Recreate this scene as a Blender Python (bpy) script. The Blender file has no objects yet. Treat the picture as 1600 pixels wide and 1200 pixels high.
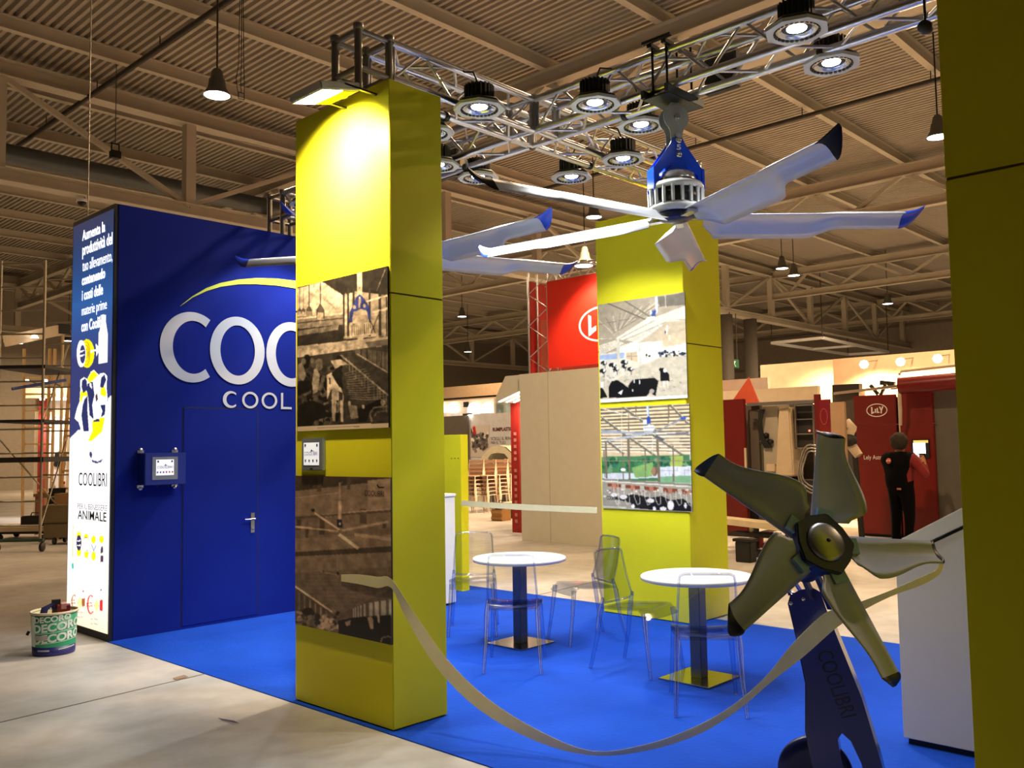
import bpy, bmesh, math, random
import numpy as np
from mathutils import Vector, Matrix
from math import sin, cos, pi, radians, atan2, sqrt, hypot
S = bpy.context.scene
COL = S.collection
# ------------------------------------------------------------------ camera
FPX, YAW, PIT, ROL, CAMZ = 1407.3, 0.757824, 0.0695252, -0.0162367, 1.686
_F = Vector((cos(YAW)*cos(PIT), sin(YAW)*cos(PIT), sin(PIT)))
_r = Vector((sin(YAW), -cos(YAW), 0)); _u = _r.cross(_F)
_R = cos(ROL)*_r + sin(ROL)*_u; _U = -sin(ROL)*_r + cos(ROL)*_u
CAMP = Vector((0, 0, CAMZ))
cam = bpy.data.cameras.new('camera'); camo = bpy.data.objects.new('camera', cam); COL.objects.link(camo)
cam.sensor_width = 36; cam.lens = 36*FPX/1600; cam.clip_end = 300; cam.clip_start = .05
M = Matrix((( _R.x, _U.x, -_F.x, 0), (_R.y, _U.y, -_F.y, 0), (_R.z, _U.z, -_F.z, CAMZ), (0, 0, 0, 1)))
camo.matrix_world = M
S.camera = camo
def ray(x, y): return _F + _R*((x-800)/FPX) - _U*((y-600)/FPX)
def on(x, y, ax, v):
    """the point of the world behind a photograph pixel on the plane ax = v"""
    d = ray(x, y); k = 'xyz'.index(ax); return CAMP + d*((v-CAMP[k])/d[k])
def at(x, y, d): return CAMP + ray(x, y)*d
# ------------------------------------------------------------------ exposure, world, large lights
S.view_settings.view_transform = 'Standard'; S.view_settings.look = 'None'
S.view_settings.gamma = 1; S.view_settings.use_curve_mapping = False
S.view_settings.exposure = 0.0
W = bpy.data.worlds.new('hall_air'); S.world = W; W.use_nodes = True
W.node_tree.nodes['Background'].inputs[0].default_value = (1, .72, .47, 1)
W.node_tree.nodes['Background'].inputs[1].default_value = .022
HALL_W, HALL_COL = 375, (1, .68, .385)      # each bell pendant of the hall
FLOOD_W, FLOOD_COL = 29, (1, .99, .96)     # each LED flood on the stand's truss
def lamp(name, kind, loc, energy, color, size=.1, aim=None, spot=None, blend=.3, parent=None):
    l = bpy.data.lights.new(name, kind); l.energy = energy; l.color = color
    if kind == 'AREA': l.shape = 'DISK'; l.size = size
    else: l.shadow_soft_size = size
    if kind == 'SPOT': l.spot_size = radians(spot); l.spot_blend = blend
    o = bpy.data.objects.new(name, l); COL.objects.link(o); o.location = loc
    if aim is not None: o.rotation_euler = (Vector(aim)-Vector(loc)).to_track_quat('-Z', 'Y').to_euler()
    if parent: o.parent = parent
    return o
# ------------------------------------------------------------------ colour and materials
def lin(c):
    c = np.asarray(c, float); return np.where(c <= .04045, c/12.92, ((c+.055)/1.055)**2.4)
def hx(h):
    h = h.lstrip('#'); return tuple(lin([int(h[i:i+2], 16)/255 for i in (0, 2, 4)]))
MATS = {}
def mat(name, col, rough=.5, metal=0., var=.08, scale=6., bump=0., spec=.5, coat=0., emit=0., trans=0.):
    if name in MATS: return MATS[name]
    m = bpy.data.materials.new(name); m.use_nodes = True; MATS[name] = m
    nt = m.node_tree; b = nt.nodes['Principled BSDF']
    c = hx(col) if isinstance(col, str) else col
    b.inputs['Roughness'].default_value = rough; b.inputs['Metallic'].default_value = metal
    b.inputs['Specular IOR Level'].default_value = spec; b.inputs['Coat Weight'].default_value = coat
    b.inputs['Coat Roughness'].default_value = .1
    tc = nt.nodes.new('ShaderNodeTexCoord')
    no = nt.nodes.new('ShaderNodeTexNoise'); no.inputs['Scale'].default_value = scale; no.inputs['Detail'].default_value = 5
    nt.links.new(tc.outputs['Object'], no.inputs['Vector'])
    mr = nt.nodes.new('ShaderNodeMapRange'); mr.inputs[1].default_value = .25; mr.inputs[2].default_value = .75
    mr.inputs[3].default_value = 1-var; mr.inputs[4].default_value = 1+var
    nt.links.new(no.outputs[0], mr.inputs[0])
    mx = nt.nodes.new('ShaderNodeVectorMath'); mx.operation = 'SCALE'; mx.inputs[0].default_value = c
    nt.links.new(mr.outputs[0], mx.inputs['Scale'])
    nt.links.new(mx.outputs[0], b.inputs['Base Color'])
    if bump:
        bp = nt.nodes.new('ShaderNodeBump'); bp.inputs['Strength'].default_value = bump; bp.inputs['Distance'].default_value = .01
        n2 = nt.nodes.new('ShaderNodeTexNoise'); n2.inputs['Scale'].default_value = scale*12
        nt.links.new(tc.outputs['Object'], n2.inputs['Vector'])
        nt.links.new(n2.outputs[0], bp.inputs['Height']); nt.links.new(bp.outputs[0], b.inputs['Normal'])
    if emit:
        nt.links.new(mx.outputs[0], b.inputs['Emission Color']); b.inputs['Emission Strength'].default_value = emit
    return m
def print_mat(name, rough=.45, emit=0., spec=.3):
    """a printed sheet: its colours come from the sheet's own colour attribute"""
    m = bpy.data.materials.new(name); m.use_nodes = True; nt = m.node_tree; b = nt.nodes['Principled BSDF']
    a = nt.nodes.new('ShaderNodeAttribute'); a.attribute_name = 'ink'
    b.inputs['Roughness'].default_value = rough; b.inputs['Specular IOR Level'].default_value = spec
    nt.links.new(a.outputs['Color'], b.inputs['Base Color'])
    if emit:
        nt.links.new(a.outputs['Color'], b.inputs['Emission Color']); b.inputs['Emission Strength'].default_value = emit
    return m
def clear_mat(name, tint, edge, gloss=.06):
    """clear polycarbonate: see-through with a Fresnel sheen and darker edges seen along the sheet"""
    m = bpy.data.materials.new(name); m.use_nodes = True; nt = m.node_tree; n = nt.nodes; n.clear()
    out = n.new('ShaderNodeOutputMaterial'); mix = n.new('ShaderNodeMixShader'); tr = n.new('ShaderNodeBsdfTransparent')
    gl = n.new('ShaderNodeBsdfGlossy'); gl.inputs['Roughness'].default_value = .06; gl.inputs['Color'].default_value = (.9, .93, 1, 1)
    lw = n.new('ShaderNodeLayerWeight'); lw.inputs['Blend'].default_value = .35
    fr = n.new('ShaderNodeMath'); fr.operation = 'POWER'; fr.inputs[1].default_value = 4.; nt.links.new(lw.outputs['Facing'], fr.inputs[0])
    cm = n.new('ShaderNodeMix'); cm.data_type = 'RGBA'
    cm.inputs['A'].default_value = (*tint, 1); cm.inputs['B'].default_value = (*edge, 1)
    nt.links.new(lw.outputs['Facing'], cm.inputs['Factor']); nt.links.new(cm.outputs['Result'], tr.inputs['Color'])
    ml = n.new('ShaderNodeMath'); ml.operation = 'MULTIPLY_ADD'; ml.inputs[1].default_value = .5; ml.inputs[2].default_value = gloss
    nt.links.new(fr.outputs[0], ml.inputs[0]); nt.links.new(ml.outputs[0], mix.inputs[0])
    nt.links.new(tr.outputs[0], mix.inputs[1]); nt.links.new(gl.outputs[0], mix.inputs[2])
    nt.links.new(mix.outputs[0], out.inputs[0]); return m
# ------------------------------------------------------------------ mesh builder
X, Y, Z = Vector((1, 0, 0)), Vector((0, 1, 0)), Vector((0, 0, 1))
class MB:
    def __init__(s): s.v = []; s.f = []; s.sm = []
    def add(s, vs, fs, smooth=False):
        o = len(s.v); s.v += [tuple(v) for v in vs]
        s.f += [tuple(i+o for i in f) for f in fs]; s.sm += [smooth]*len(fs); return s
    def box(s, x0, x1, y0, y1, z0, z1):
        return s.add([(x, y, z) for z in (z0, z1) for y in (y0, y1) for x in (x0, x1)],
                     [(0, 2, 3, 1), (4, 5, 7, 6), (0, 1, 5, 4), (2, 6, 7, 3), (0, 4, 6, 2), (1, 3, 7, 5)])
    def frame(s, p, q):
        d = (Vector(q)-Vector(p)).normalized(); a = Z if abs(d.z) < .95 else X
        u = d.cross(a).normalized(); return d, u, u.cross(d).normalized()
    def bar(s, p, q, w, h=None):
        h = w if h is None else h
        p, q = Vector(p), Vector(q); d, u, v = s.frame(p, q)
        c = [(-w/2, -h/2), (w/2, -h/2), (w/2, h/2), (-w/2, h/2)]
        return s.add([P+u*a+v*b for P in (p, q) for a, b in c],
                     [(3, 2, 1, 0), (4, 5, 6, 7)]+[(i, (i+1) % 4, 4+(i+1) % 4, 4+i) for i in range(4)])
    def path(s, pts, r, n=8, cap=True):
        pts = [Vector(p) for p in pts]; rs = r if isinstance(r, (list, tuple)) else [r]*len(pts)
        vs = []; prev = None
        for i, p in enumerate(pts):
            t = (pts[min(i+1, len(pts)-1)]-pts[max(i-1, 0)]).normalized()
            if prev is None:
                a = Z if abs(t.z) < .95 else X; u = t.cross(a).normalized()
            else: u = (prev-t*prev.dot(t)).normalized()
            prev = u; w = t.cross(u)
            vs += [p+(u*cos(2*pi*k/n)+w*sin(2*pi*k/n))*rs[i] for k in range(n)]
        fs = [(i*n+k, i*n+(k+1) % n, (i+1)*n+(k+1) % n, (i+1)*n+k) for i in range(len(pts)-1) for k in range(n)]
        s.add(vs, fs, True)
        if cap:
            m = len(pts)-1
            s.add(vs[:n], [tuple(range(n-1, -1, -1))]); s.add(vs[m*n:], [tuple(range(n))])
        return s
    def tube(s, p, q, r, n=8, r2=None): return s.path([p, q], [r, r if r2 is None else r2], n)
    def lathe(s, prof, n=24, c=(0, 0, 0), ax=Z, smooth=True):
        c = Vector(c); ax = Vector(ax).normalized(); a = X if abs(ax.x) < .9 else Y
        u = ax.cross(a).normalized(); w = ax.cross(u); vs = []
        for r, z in prof: vs += [c+ax*z+(u*cos(2*pi*k/n)+w*sin(2*pi*k/n))*r for k in range(n)]
        fs = [(i*n+k, i*n+(k+1) % n, (i+1)*n+(k+1) % n, (i+1)*n+k) for i in range(len(prof)-1) for k in range(n)]
        return s.add(vs, fs, smooth)
    def prism(s, poly, o, u, v, t):
        """polygon (a,b) on the plane o+u*a+v*b pushed t along u x v"""
        o, u, v = Vector(o), Vector(u), Vector(v); w = u.cross(v).normalized()*t; n = len(poly)
        b = [o+u*p[0]+v*p[1] for p in poly]
        if sum(poly[i][0]*poly[(i+1) % n][1]-poly[(i+1) % n][0]*poly[i][1] for i in range(n)) < 0: b.reverse()
        if t < 0: b.reverse()
        return s.add(b+[p+w for p in b], [tuple(range(n-1, -1, -1)), tuple(range(n, 2*n))] +
                     [(i, (i+1) % n, n+(i+1) % n, n+i) for i in range(n)])
    def ring(s, outer, inner, o, u, v, t):
        """band between two outlines of equal length, t thick"""
        o, u, v = Vector(o), Vector(u), Vector(v); w = u.cross(v).normalized()*t; n = len(outer)
        P = [o+u*a+v*b for a, b in outer]; Q = [o+u*a+v*b for a, b in inner]
        vs = P+Q+[p+w for p in P]+[q+w for q in Q]; fs = []
        for i in range(n):
            j = (i+1) % n
            fs += [(i, n+i, n+j, j), (2*n+i, 2*n+j, 3*n+j, 3*n+i), (i, j, 2*n+j, 2*n+i), (n+j, n+i, 3*n+i, 3*n+j)]
        return s.add(vs, fs)
    def sheet(s, P, t=None, smooth=True):
        """grid of points P[i][j]; with t it gets a thickness along each point's normal"""
        a, b = len(P), len(P[0]); P = [[Vector(p) for p in r] for r in P]
        q = lambda o: [(o+i*b+j, o+i*b+j+1, o+(i+1)*b+j+1, o+(i+1)*b+j) for i in range(a-1) for j in range(b-1)]
        vs = [p for r in P for p in r]
        if t is None: return s.add(vs, q(0), smooth)
        ns = []
        for i in range(a):
            for j in range(b):
                du = P[min(i+1, a-1)][j]-P[max(i-1, 0)][j]; dv = P[i][min(j+1, b-1)]-P[i][max(j-1, 0)]
                ns.append(dv.cross(du).normalized())
        n = a*b; lo = [p-m*t for p, m in zip(vs, ns)]
        edge = [(i, 0) for i in range(a)]+[(a-1, j) for j in range(1, b)]+[(i, b-1) for i in range(a-2, -1, -1)]+[(0, j) for j in range(b-2, 0, -1)]
        ids = [i*b+j for i, j in edge]
        return s.add(vs+lo, q(0)+[tuple(reversed([k+n for k in f])) for f in q(0)] , smooth).add(
            [vs[k] for k in ids]+[lo[k] for k in ids],
            [(i, len(ids)+i, len(ids)+(i+1) % len(ids), (i+1) % len(ids)) for i in range(len(ids))])
    def move(s, M):
        s.v = [tuple(M @ Vector(v)) for v in s.v]; return s
    def build(s, name, m, parent=None, loc=None, world=False, bevel=0.):
        me = bpy.data.meshes.new(name)
        vs = s.v
        if world and parent is not None:
            L = parent.location
            if parent.parent: L = L+parent.parent.location
            vs = [(v[0]-L.x, v[1]-L.y, v[2]-L.z) for v in vs]
        me.from_pydata(vs, [], s.f); me.polygons.foreach_set('use_smooth', s.sm); me.update()
        bm = bmesh.new(); bm.from_mesh(me); bmesh.ops.recalc_face_normals(bm, faces=bm.faces)
        if bevel:
            bmesh.ops.remove_doubles(bm, verts=bm.verts, dist=1e-5)
            es = [e for e in bm.edges if len(e.link_faces) == 2 and e.calc_face_angle(0) > .6]
            bmesh.ops.bevel(bm, geom=es, offset=bevel, segments=2, affect='EDGES', clamp_overlap=True)
        bm.to_mesh(me); bm.free()
        me.materials.append(m)
        o = bpy.data.objects.new(name, me); COL.objects.link(o)
        if parent is not None: o.parent = parent
        if loc is not None: o.location = loc
        return o
def put(name, me, parent=None, loc=(0, 0, 0), rot=None):
    o = bpy.data.objects.new(name, me); COL.objects.link(o); o.location = loc
    if rot is not None: o.rotation_euler = rot
    if parent is not None: o.parent = parent
    return o
def tag(o, label, cat=None, group=None, kind=None):
    o['label'] = label
    if cat: o['category'] = cat
    if group: o['group'] = group
    if kind: o['kind'] = kind
    return o
def thing(name, label, cat, loc=(0, 0, 0), rotz=0., group=None, kind=None):
    o = bpy.data.objects.new(name, None); COL.objects.link(o); o.empty_display_size = .1
    o.location = loc; o.rotation_euler = (0, 0, rotz); return tag(o, label, cat, group, kind)
def copy_tree(o, parent=None):
    c = o.copy(); COL.objects.link(c)
    if parent is not None: c.parent = parent
    for ch in list(o.children): copy_tree(ch, c)
    return c
def box(name, m, b, parent=None, world=True, bevel=0.):
    return MB().box(*b).build(name, m, parent, world=world, bevel=bevel)
# ------------------------------------------------------------------ lettering
def text_verts(body, bold=0.):
    cu = bpy.data.curves.new('lettering', 'FONT'); cu.body = body; cu.offset = bold; cu.resolution_u = 3
    ob = bpy.data.objects.new('lettering', cu); COL.objects.link(ob)
    me = bpy.data.meshes.new_from_object(ob)
    vs = np.array([v.co[:2] for v in me.vertices]) if len(me.vertices) else np.zeros((0, 2)); fs = [tuple(p.vertices) for p in me.polygons]
    bpy.data.objects.remove(ob); bpy.data.curves.remove(cu); bpy.data.meshes.remove(me)
    return vs, fs
def lettering(body, a0, a1, b0, b1, o, u, v, m, parent=None, lift=.002, bold=0., name='lettering', shear=0.):
    """flat letters that fill the box a0..a1 x b0..b1 of the plane o+u*a+v*b"""
    vs, fs = text_verts(body, bold); lo, hi = vs.min(0), vs.max(0); o, u, v = Vector(o), Vector(u), Vector(v); n = u.cross(v)
    P = []
    for x, y in vs:
        t = (y-lo[1])/(hi[1]-lo[1]); a = a0+(x-lo[0])/(hi[0]-lo[0])*(a1-a0)+shear*t; P.append(o+u*a+v*(b0+t*(b1-b0))+n*lift)
    mb = MB(); mb.add(P, fs); return mb.build(name, m, parent, world=True)
def ell(cx, cy, rx, ry, n=40, a0=0, a1=2*pi):
    return [(cx+rx*cos(a0+(a1-a0)*k/n), cy+ry*sin(a0+(a1-a0)*k/n)) for k in range(n if abs(a1-a0-2*pi) < 1e-6 else n+1)]
# ------------------------------------------------------------------ prints (photographs, screens) drawn as colour attributes
class Ink:
    def __init__(s, w, h, corners, base):
        """w x h dots; corners = the sheet's TL, TR, BR, BL in the sketch coordinates used to draw on it"""
        s.w, s.h = w, h; s.a = np.zeros((h, w, 3)); s.a[:] = base
        A = []; B = []
        for (x, y), (U, V) in zip(corners, ((0, 0), (1, 0), (1, 1), (0, 1))):
            A += [[x, y, 1, 0, 0, 0, -U*x, -U*y], [0, 0, 0, x, y, 1, -V*x, -V*y]]; B += [U, V]
        s.H = np.append(np.linalg.solve(np.array(A, float), np.array(B, float)), 1).reshape(3, 3)
        s.gx, s.gy = np.meshgrid((np.arange(w)+.0)/(w-1), (np.arange(h)+.0)/(h-1))
    def uv(s, pts):
        p = np.c_[np.array(pts, float), np.ones(len(pts))] @ s.H.T; return p[:, :2]/p[:, 2:]
    def mask(s, P):
        m = np.zeros((s.h, s.w), bool); n = len(P)
        x0, x1 = P[:, 0].min(), P[:, 0].max(); y0, y1 = P[:, 1].min(), P[:, 1].max()
        i0, i1 = max(0, int(y0*(s.h-1))), min(s.h, int(y1*(s.h-1))+2); j0, j1 = max(0, int(x0*(s.w-1))), min(s.w, int(x1*(s.w-1))+2)
        if i0 >= i1 or j0 >= j1: return m
        gx, gy = s.gx[i0:i1, j0:j1], s.gy[i0:i1, j0:j1]; k = m[i0:i1, j0:j1]
        for i in range(n):
            (xa, ya), (xb, yb) = P[i], P[(i+1) % n]
            if ya == yb: continue
            c = ((ya > gy) != (yb > gy)) & (gx < (xb-xa)*(gy-ya)/(yb-ya)+xa); k ^= c
        return m
    def poly(s, pts, col, al=1.):
        m = s.mask(s.uv(pts)); s.a[m] = s.a[m]*(1-al)+np.array(col)*al; return s
    def line(s, p, q, wd, col, al=1.):
        p, q = np.array(p, float), np.array(q, float); d = q-p; d /= np.hypot(*d)+1e-9; n = np.array([-d[1], d[0]])*wd/2
        return s.poly([p+n, q+n, q-n, p-n], col, al)
    def lines(s, pts, wd, col, al=1.):
        for p, q in zip(pts[:-1], pts[1:]): s.line(p, q, wd, col, al)
        return s
    def oval(s, cx, cy, rx, ry, col, al=1.): return s.poly(ell(cx, cy, rx, ry, 20), col, al)
    def grad(s, pts, c0, c1, vert=True):
        P = s.uv(pts); m = s.mask(P); g = s.gy if vert else s.gx; k = 1 if vert else 0
        t = np.clip((g-P[:, k].min())/(P[:, k].max()-P[:, k].min()), 0, 1)[..., None]
        s.a[m] = (np.array(c0)*(1-t)+np.array(c1)*t)[m]; return s
    def blobs(s, n, region, r, cols, seed, asp=1.):
        R = random.Random(seed); x0, y0, x1, y1 = region
        for _ in range(n):
            q = r*R.uniform(.5, 1.3); s.oval(R.uniform(x0, x1), R.uniform(y0, y1), q, q*asp*R.uniform(.6, 1.3), R.choice(cols))
        return s
    def noise(s, amp, cell=6, seed=1):
        R = np.random.default_rng(seed); f = np.zeros((s.h, s.w))
        for k, c in enumerate((cell, cell//2 or 1)):
            g = R.uniform(-1, 1, (s.h//c+3, s.w//c+3)); yy = np.arange(s.h)/c; xx = np.arange(s.w)/c
            i, j = yy.astype(int), xx.astype(int); fy, fx = (yy-i)[:, None], (xx-j)[None]
            f += (g[i][:, j]*(1-fy)*(1-fx)+g[i+1][:, j]*fy*(1-fx)+g[i][:, j+1]*(1-fy)*fx+g[i+1][:, j+1]*fy*fx)/(k+1)
        s.a = np.clip(s.a*(1+amp*f[..., None]), 0, 1); return s
    def soft(s, n=1):
        for _ in range(n):
            p = np.pad(s.a, ((1, 1), (1, 1), (0, 0)), 'edge')
            s.a = (p[1:-1, 1:-1]*4+p[:-2, 1:-1]+p[2:, 1:-1]+p[1:-1, :-2]+p[1:-1, 2:])/8
        return s
    def build(s, name, m, tl, u, v, parent=None):
        """the sheet as a fine grid from its top-left corner, u across and v down (world vectors)"""
        tl, u, v = Vector(tl), Vector(u), Vector(v); L = Vector((0, 0, 0))
        if parent is not None: L = Vector(parent.location)
        tl = tl-L; w, h = s.w, s.h
        gx, gy = s.gx.ravel(), s.gy.ravel()
        co = np.array(tl)[None]+gx[:, None]*np.array(u)[None]+gy[:, None]*np.array(v)[None]
        i = np.arange((h-1)*w).reshape(h-1, w)[:, :-1].ravel(); q = np.c_[i, i+w, i+w+1, i+1]
        me = bpy.data.meshes.new(name); me.vertices.add(w*h); me.vertices.foreach_set('co', co.ravel())
        n = len(q); me.loops.add(n*4); me.loops.foreach_set('vertex_index', q.ravel().astype(np.int32))
        me.polygons.add(n); me.polygons.foreach_set('loop_start', np.arange(0, n*4, 4, dtype=np.int32))
        me.polygons.foreach_set('loop_total', np.full(n, 4, np.int32)); me.update(calc_edges=True)
        at_ = me.color_attributes.new('ink', 'FLOAT_COLOR', 'POINT')
        at_.data.foreach_set('color', np.c_[lin(s.a.reshape(-1, 3)), np.ones(w*h)].ravel().astype(np.float32))
        me.materials.append(m); o = bpy.data.objects.new(name, me); COL.objects.link(o)
        if parent is not None: o.parent = parent
        return o
def g8(r, g=None, b=None):
    return (r/255, (r if g is None else g)/255, (r if b is None else b)/255)
# ------------------------------------------------------------------ materials of the place
def floor_mat():
    m = bpy.data.materials.new('polished_concrete'); m.use_nodes = True; nt = m.node_tree; b = nt.nodes['Principled BSDF']
    tc = nt.nodes.new('ShaderNodeTexCoord'); L = nt.links.new
    def noise(sc, det=6, dist=0.):
        n = nt.nodes.new('ShaderNodeTexNoise'); n.inputs['Scale'].default_value = sc; n.inputs['Detail'].default_value = det
        n.inputs['Distortion'].default_value = dist; L(tc.outputs['Object'], n.inputs['Vector']); return n
    def ramp(n, stops):
        r = nt.nodes.new('ShaderNodeValToRGB'); e = r.color_ramp.elements
        for k, (p, c) in enumerate(stops):
            if k < 2: e[k].position = p; e[k].color = (*c, 1)
            else: q = e.new(p); q.color = (*c, 1)
        L(n.outputs[0], r.inputs[0]); return r
    r1 = ramp(noise(.7, 8, .6), [(.3, hx('#aaa7a1')), (.72, hx('#cccac6'))])
    r2 = ramp(noise(5, 8), [(.35, (.8, .79, .77)), (.6, (1, 1, 1))])
    mx = nt.nodes.new('ShaderNodeMix'); mx.data_type = 'RGBA'; mx.blend_type = 'MULTIPLY'; mx.inputs['Factor'].default_value = .7
    L(r1.outputs[0], mx.inputs['A']); L(r2.outputs[0], mx.inputs['B'])
    L(mx.outputs['Result'], b.inputs['Base Color'])
    rr = nt.nodes.new('ShaderNodeMapRange'); rr.inputs[3].default_value = .34; rr.inputs[4].default_value = .6
    L(noise(1.6).outputs[0], rr.inputs[0]); L(rr.outputs[0], b.inputs['Roughness'])
    b.inputs['Specular IOR Level'].default_value = .4
    return m
STEEL = mat('painted_roof_steel', '#cbc3b3', .6, var=.06, scale=1.5)
STEEL2 = mat('dark_pipe_steel', '#3f3a34', .55)
DECK = mat('roof_deck_sheet', '#b3ab9f', .6, var=.12, scale=.6)
WALLM = mat('hall_wall_panel', '#a39a8d', .8)
ALU = mat('truss_aluminium', '#c9ccd2', .3, metal=1., var=.05, scale=20)
ALUD = mat('truss_end_dark', '#8f8d86', .42, metal=.7)
BLACK = mat('black_plastic', '#121214', .5)
DARK = mat('dark_metal', '#2a2c2e', .45, metal=.6)
WHITE = mat('white_board', '#e6e7e8', .5, var=.03)
YEL = mat('yellow_laminate', '#dedb2a', .42, var=.03, scale=2., spec=.12)
BLUEW = mat('blue_wall_film', (.006, .017, .22), .6, var=.05, scale=2., spec=.06)
BLUEP = mat('blue_painted_steel', '#0a2fa8', .25, var=.04, coat=.5)
CARPET = mat('blue_carpet', '#1646b8', .95, var=.1, scale=3., bump=.5, spec=.1)
# ------------------------------------------------------------------ the hall
DZ = 9.32
tag(box('floor', floor_mat(), (-14, 62, -14, 62, -.2, 0), world=False), 'smooth beige concrete floor of the exhibition hall', kind='structure')
# slab joints: narrow recessed filler strips lying flush in the concrete
JT = mat('joint_filler', '#7d7366', .9)
for k, (p, q) in enumerate(((on(0, 1129, 'z', 0), on(228, 1075, 'z', 0)),)):
    d = (q-p).normalized()
    tag(MB().bar(p-d*6+Z*.001, p+d*7.2+Z*.001, .012, .004).build('trim_1', JT), 'thin dark joint line across the concrete slab', kind='structure')
# carpet: one cut piece under the stand
cp = MB().box(3.44, 7.7, -1.5, 8.3, 0, .006)
tag(cp.build('carpet', CARPET), 'bright blue carpet laid under the exhibition stand', 'carpet')
# corrugated roof deck, ribs running away along y
P_ = .15; mb = MB(); n = int(70/P_)
prof = []
for k in range(n):
    x = -8+k*P_; prof += [(x, DZ), (x+.062, DZ), (x+.08, DZ+.075), (x+.132, DZ+.075)]
rows = [[(x, y, z) for x, z in prof] for y in (-12, 60)]
mb.sheet(rows, None, False)
tag(mb.build('ceiling', DECK), 'brown corrugated metal roof deck of the hall', kind='structure')
def ibeam(mb, p, q, w, h, t=.02):
    p, q = Vector(p), Vector(q)
    mb.bar(p+Z*(h/2), q+Z*(h/2), w, t); mb.bar(p-Z*(h/2), q-Z*(h/2), w, t); mb.bar(p, q, t*.8, h); return mb
ord_ = ['first', 'second', 'third', 'fourth', 'fifth', 'sixth', 'seventh', 'eighth', 'ninth', 'tenth', 'eleventh', 'twelfth', 'thirteenth', 'fourteenth', 'fifteenth', 'sixteenth', 'seventeenth', 'eighteenth', 'nineteenth', 'twentieth']
pur = None
for k in range(17):
    y = 3.15+2.72*k-2.72
    if pur is None:
        pur = ibeam(MB(), (-8, 0, 0), (62, 0, 0), .14, .24).build('purlin', STEEL); o = pur
    else: o = put('purlin', pur.data)
    o.location = (0, y, DZ-.13)
    tag(o, 'brown steel purlin under the roof deck, %s from the front' % ord_[k], 'purlin', 'purlins under the roof deck', 'structure')
def truss_line(name, label, axis, c, a0, a1, zt, zb, wt, pitch, post=False, group=None):
    """a roof truss along an axis: chords and every web member are parts"""
    base = (c, a0, zb) if axis == 'y' else (a0, c, zb)
    t = tag(thing(name, label, 'roof truss', base, group=group), label, None, group, 'structure')
    P = (lambda a, z: Vector((c, a, z))) if axis == 'y' else (lambda a, z: Vector((a, c, z)))
    ibeam(MB(), P(a0, zt), P(a1, zt), wt, .3).build('top_chord', STEEL, t, world=True)
    ibeam(MB(), P(a0, zb), P(a1, zb), wt, .24).build('bottom_chord', STEEL, t, world=True)
    a = a0; k = 0
    while a < a1-1e-3:
        b = min(a+pitch, a1)
        if post:
            MB().bar(P(a, zb+.1), P(a, zt-.1), .22, .22).build('post', STEEL, t, world=True)
            p, q = (P(a, zt-.12), P(b, zb+.1)) if k % 2 == 0 else (P(a, zb+.1), P(b, zt-.12))
            MB().bar(p, q, .1, .1).build('brace', STEEL, t, world=True)
        else:
            m_ = (a+b)/2
            MB().bar(P(a, zt-.1), P(m_, zb+.1), .1, .1).build('brace', STEEL, t, world=True)
            MB().bar(P(m_, zb+.1), P(b, zt-.1), .1, .1).build('brace', STEEL, t, world=True)
        a = b; k += 1
    return t
nm = ['over the blue room', 'above the stand', 'behind the red tower', 'over the red machines', 'at the far end of the hall']
for x, w_ in zip((1.7, 13.1, 24.5, 35.9, 47.3), nm):
    truss_line('roof_truss', 'brown lattice roof truss crossing %s' % w_, 'y', x, -5.0, 18.3, DZ-.42, 7.95, .24, 2.72, group='lattice roof trusses')
    if x > 10: truss_line('roof_truss', 'brown lattice roof truss far back, crossing %s' % w_, 'y', x, 18.5, 41.0, DZ-.42, 7.95, .24, 2.81, group='lattice roof trusses')
truss_line('main_girder', 'deep brown main girder with square posts above the blue room', 'x', 18.4, -2.15, 58.6, 9.0, 6.95, .34, 3.8, True, 'main roof girders')
truss_line('main_girder', 'deep brown main girder far at the back of the hall', 'x', 41.0, -2.15, 58.6, 9.0, 6.95, .34, 3.8, True, 'main roof girders')
# round columns under the girders
for k, (px, d) in enumerate(((1136, 30.0), (1174, 31.2))):
    p = on(px, 560, 'y', 18.4)
    tag(MB().lathe([(.0, 0), (.27, 0), (.27, 6.83), (.0, 6.83)], 20, (0, 0, 0)).build('hall_column', mat('column_grey', '#4c463f', .7), loc=(p.x, 18.4, 0)),
        'grey round hall column, %s of the pair beside the far yellow pillar' % ('left' if k == 0 else 'right'), 'column', 'grey round columns', 'structure')
pa, pb = on(1136, 590, 'y', 18.4), on(1174, 590, 'y', 18.4)
tag(MB().box(pa.x, pb.x, 18.3, 18.5, 3.3, 3.9).build('column_tie', mat('column_grey', '#6b635a')), 'grey tie beam between the pair of round columns', 'beam', kind='structure')
# far walls
tag(box('wall_back', WALLM, (-14, 62, 47, 47.3, 0, 10), world=False), 'dull brown back wall of the hall', kind='structure')
tag(box('wall_right', WALLM, (52, 52.3, -14, 62, 0, 10), world=False), 'dull grey panelled end wall of the hall', kind='structure')
tag(box('wall_left', WALLM, (-13, -12.7, 12, 62, 0, 10), world=False), 'dull brown side wall of the hall', kind='structure')
WP = mat('hall_wall_girt', '#857c70', .8)
for k in range(4):
    tag(box('trim_%d' % (2+k), WP, (51.9, 52, -14, 47, 2.4+1.9*k, 2.52+1.9*k), world=False), 'horizontal joint rail on the grey end wall, %s from the floor' % ord_[k], kind='structure')
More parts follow.
